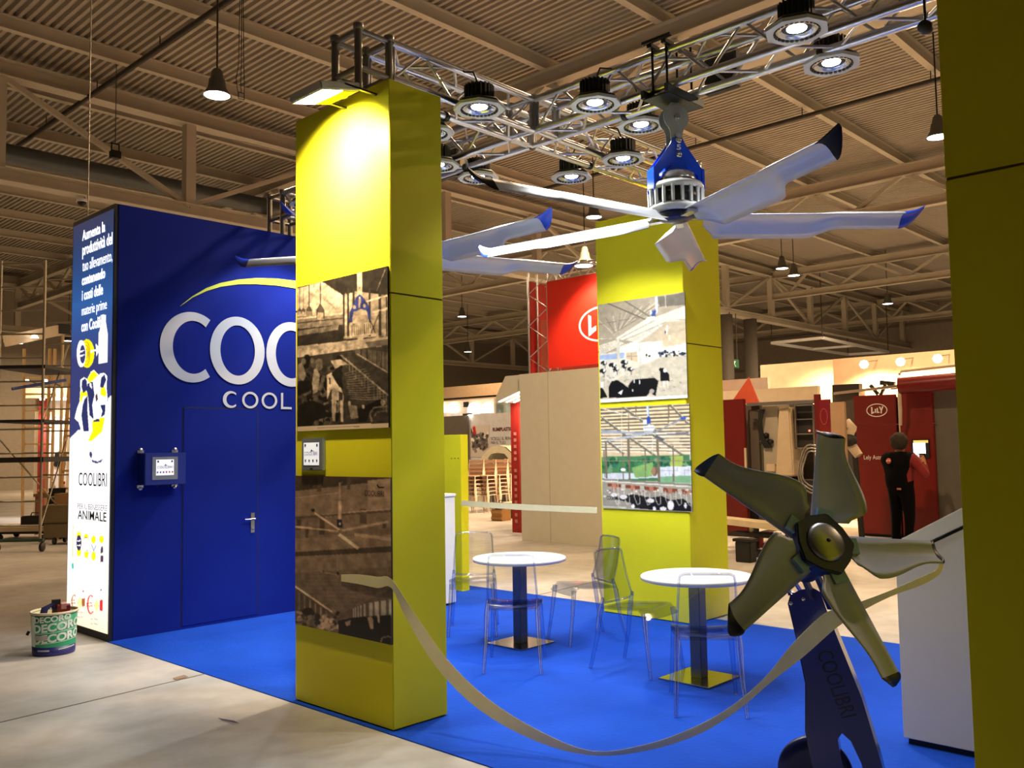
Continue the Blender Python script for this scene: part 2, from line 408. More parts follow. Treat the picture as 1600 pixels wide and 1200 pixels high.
# sprinkler pipes along y with hangers
def sprinkler(x, z, y0, y1, label):
    t = thing('sprinkler_pipe', label, 'pipe', (x, y0, z), group='sprinkler pipes under the roof')
    MB().tube((x, y0, z), (x, y1, z), .05).build('pipe', STEEL2, t, world=True)
    y = y0+1
    while y < y1:
        MB().tube((x, y, z), (x, y, DZ-.26), .012, 5).build('hanger', STEEL2, t, world=True); y += 2.72
    return t
sprinkler(7.05, 8.85, 8.7, 30.5, 'dark sprinkler pipe under the roof above the blue room')
sprinkler(18.6, 8.85, 2.2, 17.0, 'dark sprinkler pipe under the roof beyond the black-tipped blade')
# grey duct running along x behind the girder
tag(MB().tube((2, 21.5, 8.35), (22, 21.5, 8.35), .22, 14).build('air_duct', mat('duct_grey', '#5e6468', .45, metal=.4)), 'blue grey round duct running behind the main girder', 'duct')
# ------------------------------------------------------------------ bell pendants of the hall
BELLM = mat('bell_grey', '#5a5b55', .5); GLOW = mat('lamp_glow_warm', (1, .93, .8), emit=9.)
def bell(loc, label, lit=True, proto=[None], sc=.92):
    if proto[0] is None:
        t = thing('bell_pendant', label, 'pendant lamp', loc, group='bell pendants under the roof')
        MB().lathe([(.0, .46), (.06, .46), (.09, .42), (.11, .3), (.13, .28), (.15, .14), (.22, .02), (.24, 0), (.23, .0), (.2, .03), (.12, .14), (.0, .16)], 24).build('bell_shade', BELLM, t)
        MB().lathe([(0, -.01), (.12, -.008), (.21, .01), (.0, .014)], 24).build('diffuser', GLOW, t)
        proto[0] = t
    else:
        t = copy_tree(proto[0]); t.location = loc; t['label'] = label
    MB().tube((0, 0, .46*sc), (0, 0, DZ-loc[2]), .014, 6).build('cord', STEEL2, t)
    for c in t.children:
        if c.name[:4] != 'cord': c.scale = (sc,)*3
    if lit:
        lamp('bell_light', 'AREA', (0, 0, -.03), HALL_W*(.41 if loc[0] < 8 and loc[1] > 10 and loc[1] < 24 else 1), HALL_COL, .42, parent=t)
    return t
bells = [(at(339, 150, 13.9), 'grey bell pendant hanging above the blue room, nearest of them'),
         (at(1466, 215, 16.8), 'lit bell pendant beside the right olive pillar near the roof'),
         (at(928, 340, 23), 'small lit bell pendant just above the far yellow pillar'),
         (at(914, 410, 24), 'glowing bell pendant above the red tower'),
         (at(722, 495, 40), 'small bell pendant seen between pillar and red tower, upper one'),
         (at(731, 550, 48), 'tiny bell pendant seen between pillar and red tower, lower one'),
         (at(1387, 475, 36), 'bell pendant hanging before the end wall above the lit booth'),
         (at(1222, 420, 30), 'dim bell pendant by the truss right of the far yellow pillar'),
         (at(107, 533, 40), 'far bell pendant between the scaffold and the light box')]
for p, l in bells: bell(p, l)
for k, (x, y) in enumerate(((8.7, 6.2), (29, 6), (29, 14), (18, 24), (14, -2.5), (3.0, 21.5))):  # bells added to brighten the floor, beige wall and far stands
    bell(Vector((x, y, 7.4)), 'bell pendant over the hall aisle outside the picture, %s of those' % ord_[k])
# small hanging things under the roof
tag(MB().tube(on(137, 340, 'y', 9.0)-Z*.05, Vector((on(137, 340, 'y', 9.0).x, 9.0, DZ)), .006, 5).build('suspension_wire', mat('wire_grey', '#b9b3a6', .4, metal=.8)),
    'thin steel wire dropping from the roof to the blue room', 'wire')
def spotlet(px, py, d, label):
    p = at(px, py, d); t = thing('small_spotlight', label, 'spotlight', p)
    MB().box(-.09, .09, -.07, .07, -.08, .06).build('housing', BLACK, t, bevel=.01)
    MB().bar((-.07, 0, .04), (-.07, 0, .2), .02).bar((.07, 0, .04), (.07, 0, .2), .02).bar((-.08, 0, .2), (.08, 0, .2), .02).build('yoke', BLACK, t)
    MB().tube((0, 0, .2), (0, 0, DZ-.1-p.z), .008, 5).build('drop_rod', STEEL2, t); return t
spotlet(180, 241, 17.0, 'small black spotlight hanging before the main girder')
t = thing('wire_loop_hook', 'dark wire hook hanging beside the nearest bell pendant', 'hook', at(377, 150, 13.9))
MB().path([(-.05, 0, .05), (-.05, 0, -.05), (.05, 0, -.05), (.05, 0, .05), (-.05, 0, .05)], .008, 5).build('hook_frame', DARK, t)
for s in (-.06, .0, .05): MB().path([(s, 0, .05), (s*1.3, .02, .25), (s*.8, 0, .5), (s*.4, 0, DZ-at(377, 150, 13.9).z-.2)], .006, 5).build('wire', DARK, t)
tag(MB().path([at(275, 203, 20.5), at(330, 211, 20), at(390, 224, 19.5), at(470, 245, 19)], .007, 5).build('stay_wire', mat('wire_grey', '#d8cfbd', .4)), 'thin pale stay wire stretched in front of the main girder post', 'wire')
t = thing('security_camera', 'white dome camera under the lower girder chord above the light box', 'camera', on(128, 316, 'y', 18.4))
MB().lathe([(0, -.08), (.07, -.05), (.09, 0), (.0, 0)], 16).build('dome', BLACK, t); MB().lathe([(0, .06), (.1, .06), (.11, 0), (0, 0)], 16).build('mount', WHITE, t)
MB().tube((.05, 0, .05), (.05, 0, 6.85-on(128, 316, 'y', 18.4).z), .012, 5).build('stem', DARK, t)
# ------------------------------------------------------------------ the stand: blue room with the light box
def face_x(x):  # frame of a face looking towards -x: a runs to the viewer's right (-y), b up
    return (Vector((x, 0, 0)), -Y, Z)
def face_y(y):
    return (Vector((0, y, 0)), X, Z)
WY = 8.27
room = thing('blue_room', 'tall blue storage room of the stand with white letters, door and light box', 'booth wall', (3.48, WY, 0))
box('room_shell', BLUEW, (3.48, 7.0, WY, 9.27, 0.006, 3.99), room)
DOORM = mat('blue_door_film', (.006, .017, .22), .58, var=.05, scale=2., spec=.06)
dr = box('door', DOORM, (4.125, 4.925, WY-.006, WY+.01, .035, 2.11), room, bevel=.003)
GAP = mat('dark_gap', '#080a2a', .8)
for b in ((4.115, 4.125, WY-.002, WY+.01, .035, 2.12), (4.925, 4.935, WY-.002, WY+.01, .035, 2.12), (4.115, 4.935, WY-.002, WY+.01, 2.11, 2.12)):
    box('door_gap', GAP, b, room)
CHROME = mat('brushed_chrome', '#c8cace', .22, metal=1.)
h = MB().box(4.845, 4.885, WY-.016, WY-.006, .86, 1.06).tube((4.865, WY-.012, 1.0), (4.865, WY-.06, 1.0), .011).path([(4.868, WY-.06, 1.0), (4.84, WY-.062, 1.0), (4.755, WY-.055, .998)], .01)
h.lathe([(0, 0), (.012, 0), (.012, .006), (0, .006)], 12, (4.865, WY-.016, .9), -Y).build('door_handle', CHROME, dr, world=True)
LET = mat('white_vinyl_letter', '#c2c9d6', .5, var=.02); LIME = mat('lime_vinyl', '#cfe04a', .5, var=.03)
o, u, v = face_y(WY-.004)
def ringletter(name, outer, inner, m=LET, par=room): return MB().ring(outer, inner, o, u, v, .003).build(name, m, par, world=True)
def cletter(cx, cz, rx, rz, sx, sz, a, n=40):
    out = ell(cx, cz, rx, rz, n, a, 2*pi-a); inn = ell(cx+.012, cz, rx-sx, rz-sz, n, a*.96, 2*pi-a*.96); mb = MB()
    P = [o+u*p[0]+v*p[1] for p in out]; Q = [o+u*p[0]+v*p[1] for p in inn]; w = -Y*.003
    k = len(P); vs = P+Q+[p+w for p in P]+[q+w for q in Q]
    fs = [(i, k+i, k+i+1, i+1) for i in range(k-1)]+[(2*k+i, 2*k+i+1, 3*k+i+1, 3*k+i) for i in range(k-1)]
    fs += [(i, i+1, 2*k+i+1, 2*k+i) for i in range(k-1)]+[(k+i+1, k+i, 3*k+i, 3*k+i+1) for i in range(k-1)]+[(0, 2*k, 3*k, k), (k-1, 2*k-1, 4*k-1, 3*k-1)]
    return mb.add(vs, fs)
cletter(4.205, 2.705, .325, .345, .115, .085, radians(55)).build('letter_c', LET, room, world=True)
for cx in (4.695, 5.325):
    ringletter('letter_o', ell(cx, 2.705, .305, .345, 48), ell(cx, 2.705, .305-.112, .345-.088, 48))
def blockletter(ch, a0, a1): lettering(ch, a0, a1, 2.36, 3.05, o, u, v, LET, room, .003, .03, 'letter_'+ch.lower())
for ch, a0, a1 in (('L', 5.72, 5.94), ('I', 6.0, 6.08), ('B', 6.16, 6.42), ('R', 6.48, 6.76), ('I', 6.82, 6.9)): blockletter(ch, a0, a1)
up = [(4.08, 3.10), (4.2, 3.205), (4.35, 3.305), (4.5, 3.375), (4.7, 3.435), (4.9, 3.475), (5.15, 3.50), (5.4, 3.505), (5.7, 3.47), (6.0, 3.39), (6.3, 3.26), (6.55, 3.09)]
lo = [(4.08, 3.095), (4.2, 3.19), (4.35, 3.275), (4.5, 3.335), (4.7, 3.385), (4.9, 3.41), (5.15, 3.425), (5.4, 3.42), (5.7, 3.385), (6.0, 3.315), (6.3, 3.21), (6.55, 3.085)]
MB().sheet([[o+u*a+v*b for a, b in r] for r in (up, lo)], .003, False).build('swoosh', LIME, room, world=True)
for k, ch in enumerate('COOL'):
    a0 = 4.53+k*.222
    if ch == 'C': cletter(a0+.09, 2.205, .088, .085, .026, .022, radians(48), 24).build('small_letter', LET, room, world=True)
    elif ch == 'O': ringletter('small_letter', ell(a0+.085, 2.205, .092, .085, 28), ell(a0+.085, 2.205, .066, .063, 28))
    else: MB().box(a0, a0+.026, WY-.007, WY-.004, 2.12, 2.29).box(a0+.026, a0+.13, WY-.007, WY-.004, 2.12, 2.143).build('small_letter', LET, room, world=True)
# light box on the room's narrow side
LBX = 3.44
lb = thing('light_box', 'tall backlit advertising panel with blue top and white lower half on the blue room', 'light box', (3.46, 8.78, 0))
box('light_box_frame', mat('light_box_frame_black', '#11121c', .5), (3.445, 3.48, 8.275, 9.265, .0, 3.99), lb)
NAVY, NAV2, WHT, YLW = g8(36, 44, 84), g8(44, 92, 158), g8(255), g8(250, 236, 20)
ink = Ink(120, 460, ((121, 352), (187.5, 324), (171.5, 997), (108, 975)), NAVY)
ink.grad([(110, 340), (195, 315), (195, 480), (110, 480)], g8(26, 36, 70), NAV2)
ink.grad([(105, 478), (195, 478), (195, 570), (105, 570)], NAV2, g8(58, 64, 118))
ink.poly([(100, 568), (195, 568), (195, 730), (100, 730)], g8(54, 60, 112))
ink.poly([(112, 697), (127, 683), (150, 676), (168, 656), (176, 634), (186, 624), (186, 1010), (100, 1010)], WHT)
c = lambda *p: [(100+x/5, 490+y/5) for x, y in p]
ink.poly(c((155, 565), (185, 545), (212, 560), (240, 505), (265, 488), (300, 528), (345, 515), (372, 545), (365, 620), (372, 720), (360, 870), (310, 1010), (240, 1062), (170, 1000), (140, 900), (108, 870), (128, 790), (148, 740), (155, 650)), WHT)
ink.poly(c((212, 565), (240, 515), (265, 498), (300, 535), (270, 560), (250, 580), (225, 590)), YLW)
ink.poly(c((158, 655), (200, 660), (222, 690), (175, 700), (160, 745), (150, 740)), YLW)
ink.poly(c((320, 635), (350, 628), (366, 700), (340, 705), (315, 690)), YLW)
ink.poly(c((250, 890), (352, 868), (325, 985), (240, 1058), (215, 1045), (250, 980)), YLW)
DK = g8(44, 50, 98)
ink.poly(c((170, 570), (195, 555), (208, 580), (210, 650), (178, 672), (165, 620)), DK)
ink.poly(c((215, 595), (255, 585), (268, 690), (250, 770), (260, 885), (228, 850), (222, 760), (215, 690), (205, 650)), DK)
ink.poly(c((190, 720), (215, 690), (210, 790), (222, 975), (180, 975), (163, 850), (175, 760)), DK)
ink.poly(c((322, 555), (350, 530), (362, 575), (340, 632), (312, 632), (318, 590)), DK)
ink.poly(c((315, 775), (355, 770), (350, 850), (318, 872), (330, 820)), DK)
ink.poly(c((275, 690), (290, 680), (296, 730), (280, 745)), g8(90, 50, 60)).poly(c((262, 890), (300, 880), (310, 900), (258, 902)), DK)
ink.oval(147.5, 612, 1.6, 4, WHT).oval(149.2, 616, .9, 2, g8(230, 225, 240))
ink.oval(142, 561, 12, 23, YLW).oval(133, 561, 7.5, 22, WHT).oval(135, 562, 4.5, 15, g8(54, 60, 112)).lines([(126, 559), (138, 556)], 2, WHT).lines([(126, 566), (138, 563)], 2, WHT)
for r in (10, 7, 4): ink.lines([(141+r*.55*cos(t), 561+r*1.9*sin(t)) for t in np.linspace(-1.9, 1.9, 14)], .9, g8(180, 120, 20))
ink.poly(c((322, 50), (366, 46), (364, 105), (378, 200), (374, 430), (303, 440), (303, 205), (330, 110)), WHT).poly(c((336, 95), (352, 92), (352, 105), (336, 108)), DK)
ink.line((147, 559), (160, 555), 3, WHT).poly([(156, 546), (164, 554), (157, 566)], WHT)
d = lambda *p: [(100+x/4.14, 710+y/4.14) for x, y in p]
ink.poly(d((185, 35), (198, 30), (205, 50), (200, 75), (188, 60)), g8(60, 60, 110)).poly(d((198, 82), (240, 96), (275, 80), (262, 102), (235, 108), (208, 102)), g8(70, 70, 130))
for x, y, k in ((115, 610, 0), (163, 625, 1), (210, 640, 2), (262, 640, 3)):
    X0, Y0 = 100+x/4.14, 710+y/4.14
    ink.oval(X0, Y0-11, 3.6, 6, YLW)
    if k < 3: ink.oval(X0, Y0+14, 3.4, 7, YLW)
    if k == 0: ink.oval(X0, Y0, 4, 12, g8(52, 48, 84)).line((X0-3, Y0-3), (X0+3, Y0-3), 1.6, WHT).line((X0-3, Y0+4), (X0+3, Y0+4), 1.6, WHT)
    if k == 1: ink.oval(X0, Y0, 3.4, 11, WHT).line((X0-2, Y0-11), (X0+2, Y0-11), .8, DK).line((X0-2, Y0+9), (X0+2, Y0+9), .8, DK)
    if k == 2: ink.lines([(X0-3, Y0-4), (X0, Y0+6), (X0+4, Y0-2)], 1, g8(90, 130, 180))
    if k == 3: ink.poly([(X0-1, Y0), (X0+2, Y0), (X0+2.4, Y0+10), (X0-2, Y0+10)], g8(80, 56, 84)).poly([(X0-2, Y0+14), (X0+2.4, Y0+14), (X0+2.4, Y0+24), (X0-2, Y0+24)], g8(80, 56, 84))
ink.line((119, 830), (118, 880), 1, g8(200, 214, 90)).oval(118, 892, 1.8, 5, g8(60, 200, 180))
ink.grad([(100, 925), (190, 945), (190, 1010), (100, 1000)], g8(255, 250, 240), g8(255, 214, 176))
for x, y, cl, bx, s in ((83, 978, g8(170, 96, 60), 142, .9), (190, 1000, g8(222, 40, 50), 256, 1.25)):
    X0, Y0 = 100+x/4.14, 710+y/4.14; B0 = 100+bx/4.14
    ink.lines([(X0+4*s*cos(t), Y0+11*s*sin(t)) for t in np.linspace(.9, 5.3, 14)], 1.5*s, cl)
    ink.line((X0-5.5*s, Y0-2), (X0+2*s, Y0-2.5), 1.2, cl).line((X0-5.5*s, Y0+2.5), (X0+2*s, Y0+2), 1.2, cl)
    ink.poly([(B0-2.2, Y0-5*s), (B0+2.4, Y0-5*s), (B0+2.2, Y0+9*s), (B0-2.2, Y0+8*s)], cl).line((X0+5, Y0+2), (B0-2, Y0+2.5), 1, cl).oval(X0+9, Y0+2, 3, 8, g8(255, 240, 150))
    ink.oval(B0, Y0-17*s, 1.1, 1.4, g8(110, 70, 70))
    for r in (0, 7): ink.line((X0, Y0+17*s+r), (X0+13, Y0+18.5*s+r), 1., g8(150, 130, 140), .7)
PM_L = print_mat('light_box_print', .35, 1.15)
ink.build('light_box_print', PM_L, (LBX, 9.245, 3.945), (0, -.955, 0), (0, 0, -3.875), lb)
GLW = mat('backlit_white_letter', (1, 1, 1), .5, emit=1.8, var=.0); GLD = mat('print_dark_letter', '#4a4458', .5, var=0)
fo, fu, fv = face_x(LBX)
def lb_line(body, x0, y0, x1, y1, hh, m, bold=0.):
    p, q = on(x0, y0, 'x', LBX), on(x1, y1, 'x', LBX); zz = (p.z+q.z)/2
    lettering(body, -p.y, -q.y, zz, zz+hh, fo, fu, fv, m, lb, .003, bold, 'lettering')
for tx, x0, y0, x1, y1, hh, bd in (('Aumenta la', 129, 376, 164.5, 363, .105, .02), ('produttività del', 129, 405, 175.8, 388, .15, .018), ('tuo allevamento,', 129.2, 425, 175.6, 413, .125, .0),
        ('contenendo', 128.3, 445, 164.5, 436, .1, .03), ('i costi delle', 128.4, 469, 161, 461.5, .105, .02), ('materie prime', 128, 497, 167, 489, .12, .0), ('con Coolibrì', 127.6, 518, 163.5, 511, .108, .02)):
    lb_line(tx, x0, y0, x1, y1, hh, GLW, bd)
lb_line('COOLIBRI', 123, 760.5, 167.4, 758.5, .125, GLD)
lb_line('PER IL BENESSERE', 121.8, 796, 167.6, 797, .05, mat('print_pale_letter', '#a9a0a8', .5)); lb_line('ANIMALE', 121.8, 811, 166.6, 815, .085, GLD, .012)
# ------------------------------------------------------------------ yellow pillars
def pillar(x0, x1, y0, y1, label):
    t = thing('yellow_pillar', label, 'pillar', ((x0+x1)/2, (y0+y1)/2, 0), group='tall yellow pillars of the stand')
    box('lower_panel', YEL, (x0, x1, y0, y1, .012, 2.643), t, bevel=.004); box('upper_panel', YEL, (x0, x1, y0, y1, 2.647, 4.0), t, bevel=.004)
    box('panel_joint', mat('joint_olive', '#6b6208', .6), (x0+.004, x1-.004, y0+.004, y1-.004, 2.64, 2.65), t)
    box('plinth', BLACK, (x0+.015, x1-.015, y0+.015, y1-.015, .006, .02), t); return t
pillar(3.48, 3.915, 4.31, 5.352, 'tall yellow pillar nearest, with two sepia barn photographs and a small screen')
pillar(7.32, 8.0, 4.66, 5.70, 'tall yellow pillar behind the round tables, with two bright barn photographs')
pillar(3.48, 3.915, .03, 1.075, 'tall olive-shaded yellow pillar at the edge, with no photographs')
# printed barn photographs
def photo(name, label, ink, x, yl, yr, zt, zb, pm, th=.012):
    t = thing(name, label, 'photograph', (x, (yl+yr)/2, zb), group='barn photographs on the pillars')
    box('panel', mat('print_backing', '#2a2522', .6), (x-th, x-.001, yr, yl, zb, zt), t, bevel=.001)
    ink.build('print', pm, (x-th-.0012, yl, zt), (0, yr-yl, 0), (0, 0, zb-zt), t); return t
PM = print_mat('satin_photo_print', .42)
# upper sepia photograph
SEP = lambda k: (k*1.0, k*.9, k*.78)
i1 = Ink(150, 240, ((28, 180), (655, 37), (658, 1145), (28, 1175)), SEP(.2))
i1.poly([(20, 190), (200, 140), (350, 240), (350, 360), (20, 420)], SEP(.74)).poly([(200, 140), (660, 30), (660, 210), (540, 235), (440, 215), (350, 240), (290, 180)], SEP(.16))
i1.poly([(350, 235), (440, 210), (660, 240), (660, 520), (350, 540)], SEP(.6))
for x in (365, 400): i1.poly([(x-10, 240), (x, 220), (x+10, 240), (x+8, 530), (x-8, 530)], SEP(.78))
for x, w_ in ((352, 12), (382, 10), (422, 12), (530, 14), (604, 18), (650, 10)): i1.line((x, 190), (x, 520), w_, SEP(.2))
i1.line((440, 300), (655, 240), 10, SEP(.8)).line((460, 380), (655, 330), 14, SEP(.75)).line((540, 500), (610, 330), 6, SEP(.2)).line((570, 500), (525, 380), 6, SEP(.2)).line((580, 210), (640, 60), 5, SEP(.5))
i1.poly([(20, 385), (345, 360), (345, 440), (20, 470)], SEP(.5)).line((20, 400), (345, 362), 12, SEP(.8)).line((20, 430), (345, 395), 8, SEP(.25))
i1.poly([(20, 470), (330, 440), (350, 470), (350, 560), (20, 590)], SEP(.17)).poly([(20, 485), (320, 440), (310, 475), (20, 520)], SEP(.5))
for k in range(24): i1.line((25+k*12.5, 480-k*1.6), (25+k*12.5, 515-k*1.6), 4, SEP(.3))
for x, y, s in ((44, 350, .45), (69, 352, .5), (110, 350, .7), (188, 360, 1.)):
    i1.line((x, 150), (x, y-50*s), 7*s, SEP(.3)).poly([(x-28*s, y+40*s), (x-28*s, y-20*s), (x, y-70*s), (x+30*s, y-20*s), (x+30*s, y+40*s)], SEP(.28)).poly([(x-22*s, y+45*s), (x-20*s, y-5*s), (x+22*s, y-5*s), (x+24*s, y+45*s)], SEP(.62)).line((x, y+45*s), (x, y+75*s), 6*s, SEP(.6))
i1.line((160, 190), (300, 340), 6, SEP(.55)).line((255, 300), (190, 240), 4, SEP(.5))
i1.poly([(443, 78), (480, 70), (480, 240), (443, 245)], SEP(.72))
for y in (118, 185): i1.oval(462, y, 5, 6, SEP(.4))
BLU = g8(44, 52, 110)
i1.poly([(390, 425), (392, 360), (440, 250), (462, 232), (486, 250), (535, 330), (540, 400), (520, 405), (515, 350), (470, 330), (420, 360), (415, 425)], BLU).poly([(455, 262), (470, 262), (468, 325), (455, 325)], SEP(.55)).oval(462, 255, 5, 6, SEP(.8)).oval(425, 320, 12, 14, SEP(.6)).oval(495, 310, 10, 14, SEP(.6))
i1.poly([(412, 390), (420, 352), (505, 340), (520, 385), (520, 425), (412, 435)], SEP(.62)).grad([(414, 380), (520, 372), (518, 425), (414, 432)], SEP(.74), SEP(.42), False)
i1.poly([(388, 445), (535, 425), (538, 510), (395, 525)], SEP(.7))
for k in range(9): i1.line((410+k*14, 448-k*2), (410+k*14, 515-k*2), 5, SEP(.34))
i1.poly([(440, 522), (490, 518), (485, 548), (450, 548)], SEP(.62))
i1.poly([(20, 590), (660, 520), (660, 580), (500, 610), (20, 668)], SEP(.66)).grad([(20, 600), (500, 555), (500, 615), (20, 665)], SEP(.6), SEP(.74)).poly([(500, 560), (660, 540), (660, 580), (520, 600)], SEP(.36))
i1.poly([(20, 668), (520, 600), (660, 585), (660, 1120), (20, 1150)], SEP(.22))
i1.blobs(130, (30, 680, 330, 1130), 20, [SEP(.1), SEP(.1), SEP(.3), SEP(.4), SEP(.15)], 4, 1.2)
for k in range(30): i1.line((340+k*10.5, 640+k*9.2), (340+k*10.5, 700+k*12), 4, SEP(.5 if k % 2 else .3)).line((420+k*8, 600+k*1), (420+k*8, 640+k*4.6), 3, SEP(.45))
i1.line((330, 650), (655, 925), 11, SEP(.6)).line((440, 640), (655, 770), 8, SEP(.6))
for k in range(13): i1.lines([(355+k*3, 780+k*14), (400+k*10, 765+k*16), (500+k*12, 745+k*17)], 5, SEP(.44))
for pts, s_ in (([(232, 790), (262, 770), (300, 790), (320, 840), (325, 880), (260, 890), (235, 960)], .78), ([(270, 880), (330, 870), (350, 930), (345, 1110), (330, 1110), (325, 960), (300, 960), (290, 1110), (272, 1100), (265, 960)], .7), ([(145, 745), (165, 740), (185, 790), (170, 900), (140, 920), (130, 840)], .62), ([(260, 690), (330, 680), (385, 715), (340, 720), (290, 745)], .7), ([(25, 720), (60, 700), (90, 790), (70, 830), (30, 800)], .5)):
    i1.poly(pts, SEP(s_))
i1.poly([(265, 780), (330, 720), (345, 790), (320, 870), (295, 830)], SEP(.12)).poly([(248, 805), (258, 805), (258, 850), (250, 850)], SEP(.2)).poly([(315, 900), (345, 910), (340, 960), (318, 960)], SEP(.2))
i1.poly([(35, 830), (110, 830), (120, 890), (70, 920), (30, 900)], SEP(.09)).poly([(35, 1000), (130, 960), (230, 1000), (225, 1080), (150, 1100), (130, 1140), (30, 1145)], SEP(.1)).poly([(450, 1020), (600, 950), (640, 1000), (540, 1040), (500, 1110), (450, 1110)], SEP(.1))
i1.lines([(650, 1000), (560, 1010), (530, 1050), (545, 1110)], 12, SEP(.46)).lines([(650, 1030), (580, 1040), (560, 1070)], 9, SEP(.4)).poly([(380, 990), (440, 1000), (450, 1080), (400, 1090)], SEP(.5)).oval(620, 975, 16, 22, SEP(.6)).oval(485, 1005, 10, 14, SEP(.66)).oval(390, 980, 10, 16, SEP(.7))
i1.noise(.25, 5, 3).soft(1)
i1.poly([(20, 1143), (660, 1113), (660, 1150), (20, 1180)], SEP(.82)).line((165, 1152), (460, 1138), 6, SEP(.45), .7)
photo('sepia_photograph', 'upper sepia photograph of a blue fan motor above cows on the nearest pillar', i1, 3.48, 5.31, 4.322, 2.81, 1.815, PM)
# lower sepia photograph
BR = lambda k: (min(1, k*1.25+.03), k*1.06+.02, k*.9+.01)
i2 = Ink(150, 220, ((38, 35), (672, 37), (672, 1170), (30, 1035)), BR(.42))
i2.poly([(30, 30), (680, 30), (680, 60), (480, 80), (30, 140)], BR(.22)).poly([(30, 190), (320, 140), (520, 200), (680, 160), (680, 240), (30, 310)], BR(.46)).poly([(520, 60), (680, 40), (680, 240), (520, 250)], BR(.52))
for x, y0, y1, wd in ((200, 35, 140, 26), (395, 35, 120, 22), (60, 330, 400, 30), (215, 300, 430, 34), (115, 380, 450, 22), (490, 250, 350, 44), (630, 330, 380, 24)): i2.line((x, y0), (x-4, y1), wd, BR(.27))
i2.line((30, 185), (330, 145), 5, BR(.6)).line((200, 305), (680, 250), 20, BR(.58)).line((30, 320), (680, 262), 14, BR(.3))
i2.poly([(30, 550), (680, 500), (680, 540), (30, 580)], BR(.24)).line((30, 665), (680, 620), 10, BR(.26)).poly([(30, 460), (680, 420), (680, 500), (30, 550)], BR(.48))
for k in range(7): i2.poly([(60+k*95, 560-k*6), (85+k*95, 558-k*6), (72+k*95, 590-k*6)], BR(.22))
i2.poly([(30, 580), (680, 540), (680, 760), (330, 960), (30, 780)], BR(.46)).poly([(30, 690), (680, 640), (680, 760), (330, 960), (30, 780)], BR(.4))
for k in range(9): i2.line((100-k*2, 700+k*26), (600-k*18, 690+k*28), 4, BR(.33))
i2.line((335, 75), (330, 330), 12, BR(.55)).line((333, 200), (333, 320), 22, BR(.7)).poly([(315, 325), (348, 325), (350, 380), (314, 380)], g8(44, 48, 62)).oval(333, 355, 6, 8, BR(.8)).lines([(330, 110), (340, 80), (352, 70)], 6, BR(.5))
for p, q, wd, k in (((330, 395), (165, 285), 14, .75), ((320, 405), (30, 378), 12, .7), ((345, 400), (655, 335), 17, .6), ((430, 425), (672, 455), 22, .62), ((325, 425), (455, 520), 22, .8)): i2.line(p, q, wd, BR(k))
i2.oval(155, 265, 12, 12, g8(40, 44, 50)).line((315, 560), (315, 690), 3, BR(.6)).oval(316, 690, 9, 12, BR(.12)).line((316, 700), (200, 680), 6, BR(.55)).oval(222, 678, 5, 5, BR(.15))
i2.poly([(30, 780), (330, 975), (30, 1000)], BR(.3)).line((30, 780), (290, 960), 13, BR(.8))
for k in range(12): i2.line((40+k*18, 810+k*12), (40+k*18, 935+k*4), 5, BR(.55 if k % 2 else .2))
i2.poly([(330, 965), (672, 790), (672, 980), (330, 990)], BR(.35))
for k, (x, w_) in enumerate(((418, 8), (432, 8), (448, 9), (468, 10), (495, 14), (535, 22), (572, 28), (620, 36), (664, 18))): i2.line((x, 925-k*8), (x, 985), w_, g8(206, 196, 184))
i2.poly([(30, 940), (330, 985), (330, 1100), (30, 1040)], BR(.34)).blobs(60, (35, 950, 320, 1060), 15, [BR(.12), BR(.6), BR(.7), BR(.2), BR(.45)], 8)
i2.oval(115, 950, 36, 26, BR(.08)).oval(180, 985, 20, 20, BR(.1)).line((200, 1065), (290, 1030), 10, BR(.7)).line((245, 1085), (315, 1050), 8, BR(.66))
i2.poly([(315, 1010), (400, 990), (480, 980), (672, 965), (672, 1175), (420, 1130), (320, 1100)], BR(.07)).poly([(360, 1020), (400, 1005), (395, 1040), (370, 1045)], BR(.6)).poly([(510, 985), (535, 975), (550, 1000), (548, 1060), (530, 1065)], BR(.6)).poly([(575, 972), (592, 972), (590, 1030), (580, 1010)], BR(.62)).lines([(600, 1150), (610, 1120), (650, 1110), (668, 1120)], 8, BR(.5))
i2.noise(.16, 7, 9).soft(1)
i2.poly([(577, 85), (588, 82), (592, 100), (632, 100), (625, 108), (590, 112)], BR(.1))
p2 = photo('sepia_photograph', 'lower sepia photograph of ceiling fans in a wooden barn on the nearest pillar', i2, 3.48, 5.335, 4.305, 1.512, .515, PM)
INKD = mat('printed_dark_ink', '#171513', .5)
fo2, fu2, fv2 = face_x(3.48-.0135)
lettering('COOLIBRI', -4.562, -4.37, 1.395, 1.43, fo2, fu2, fv2, INKD, p2, .001)
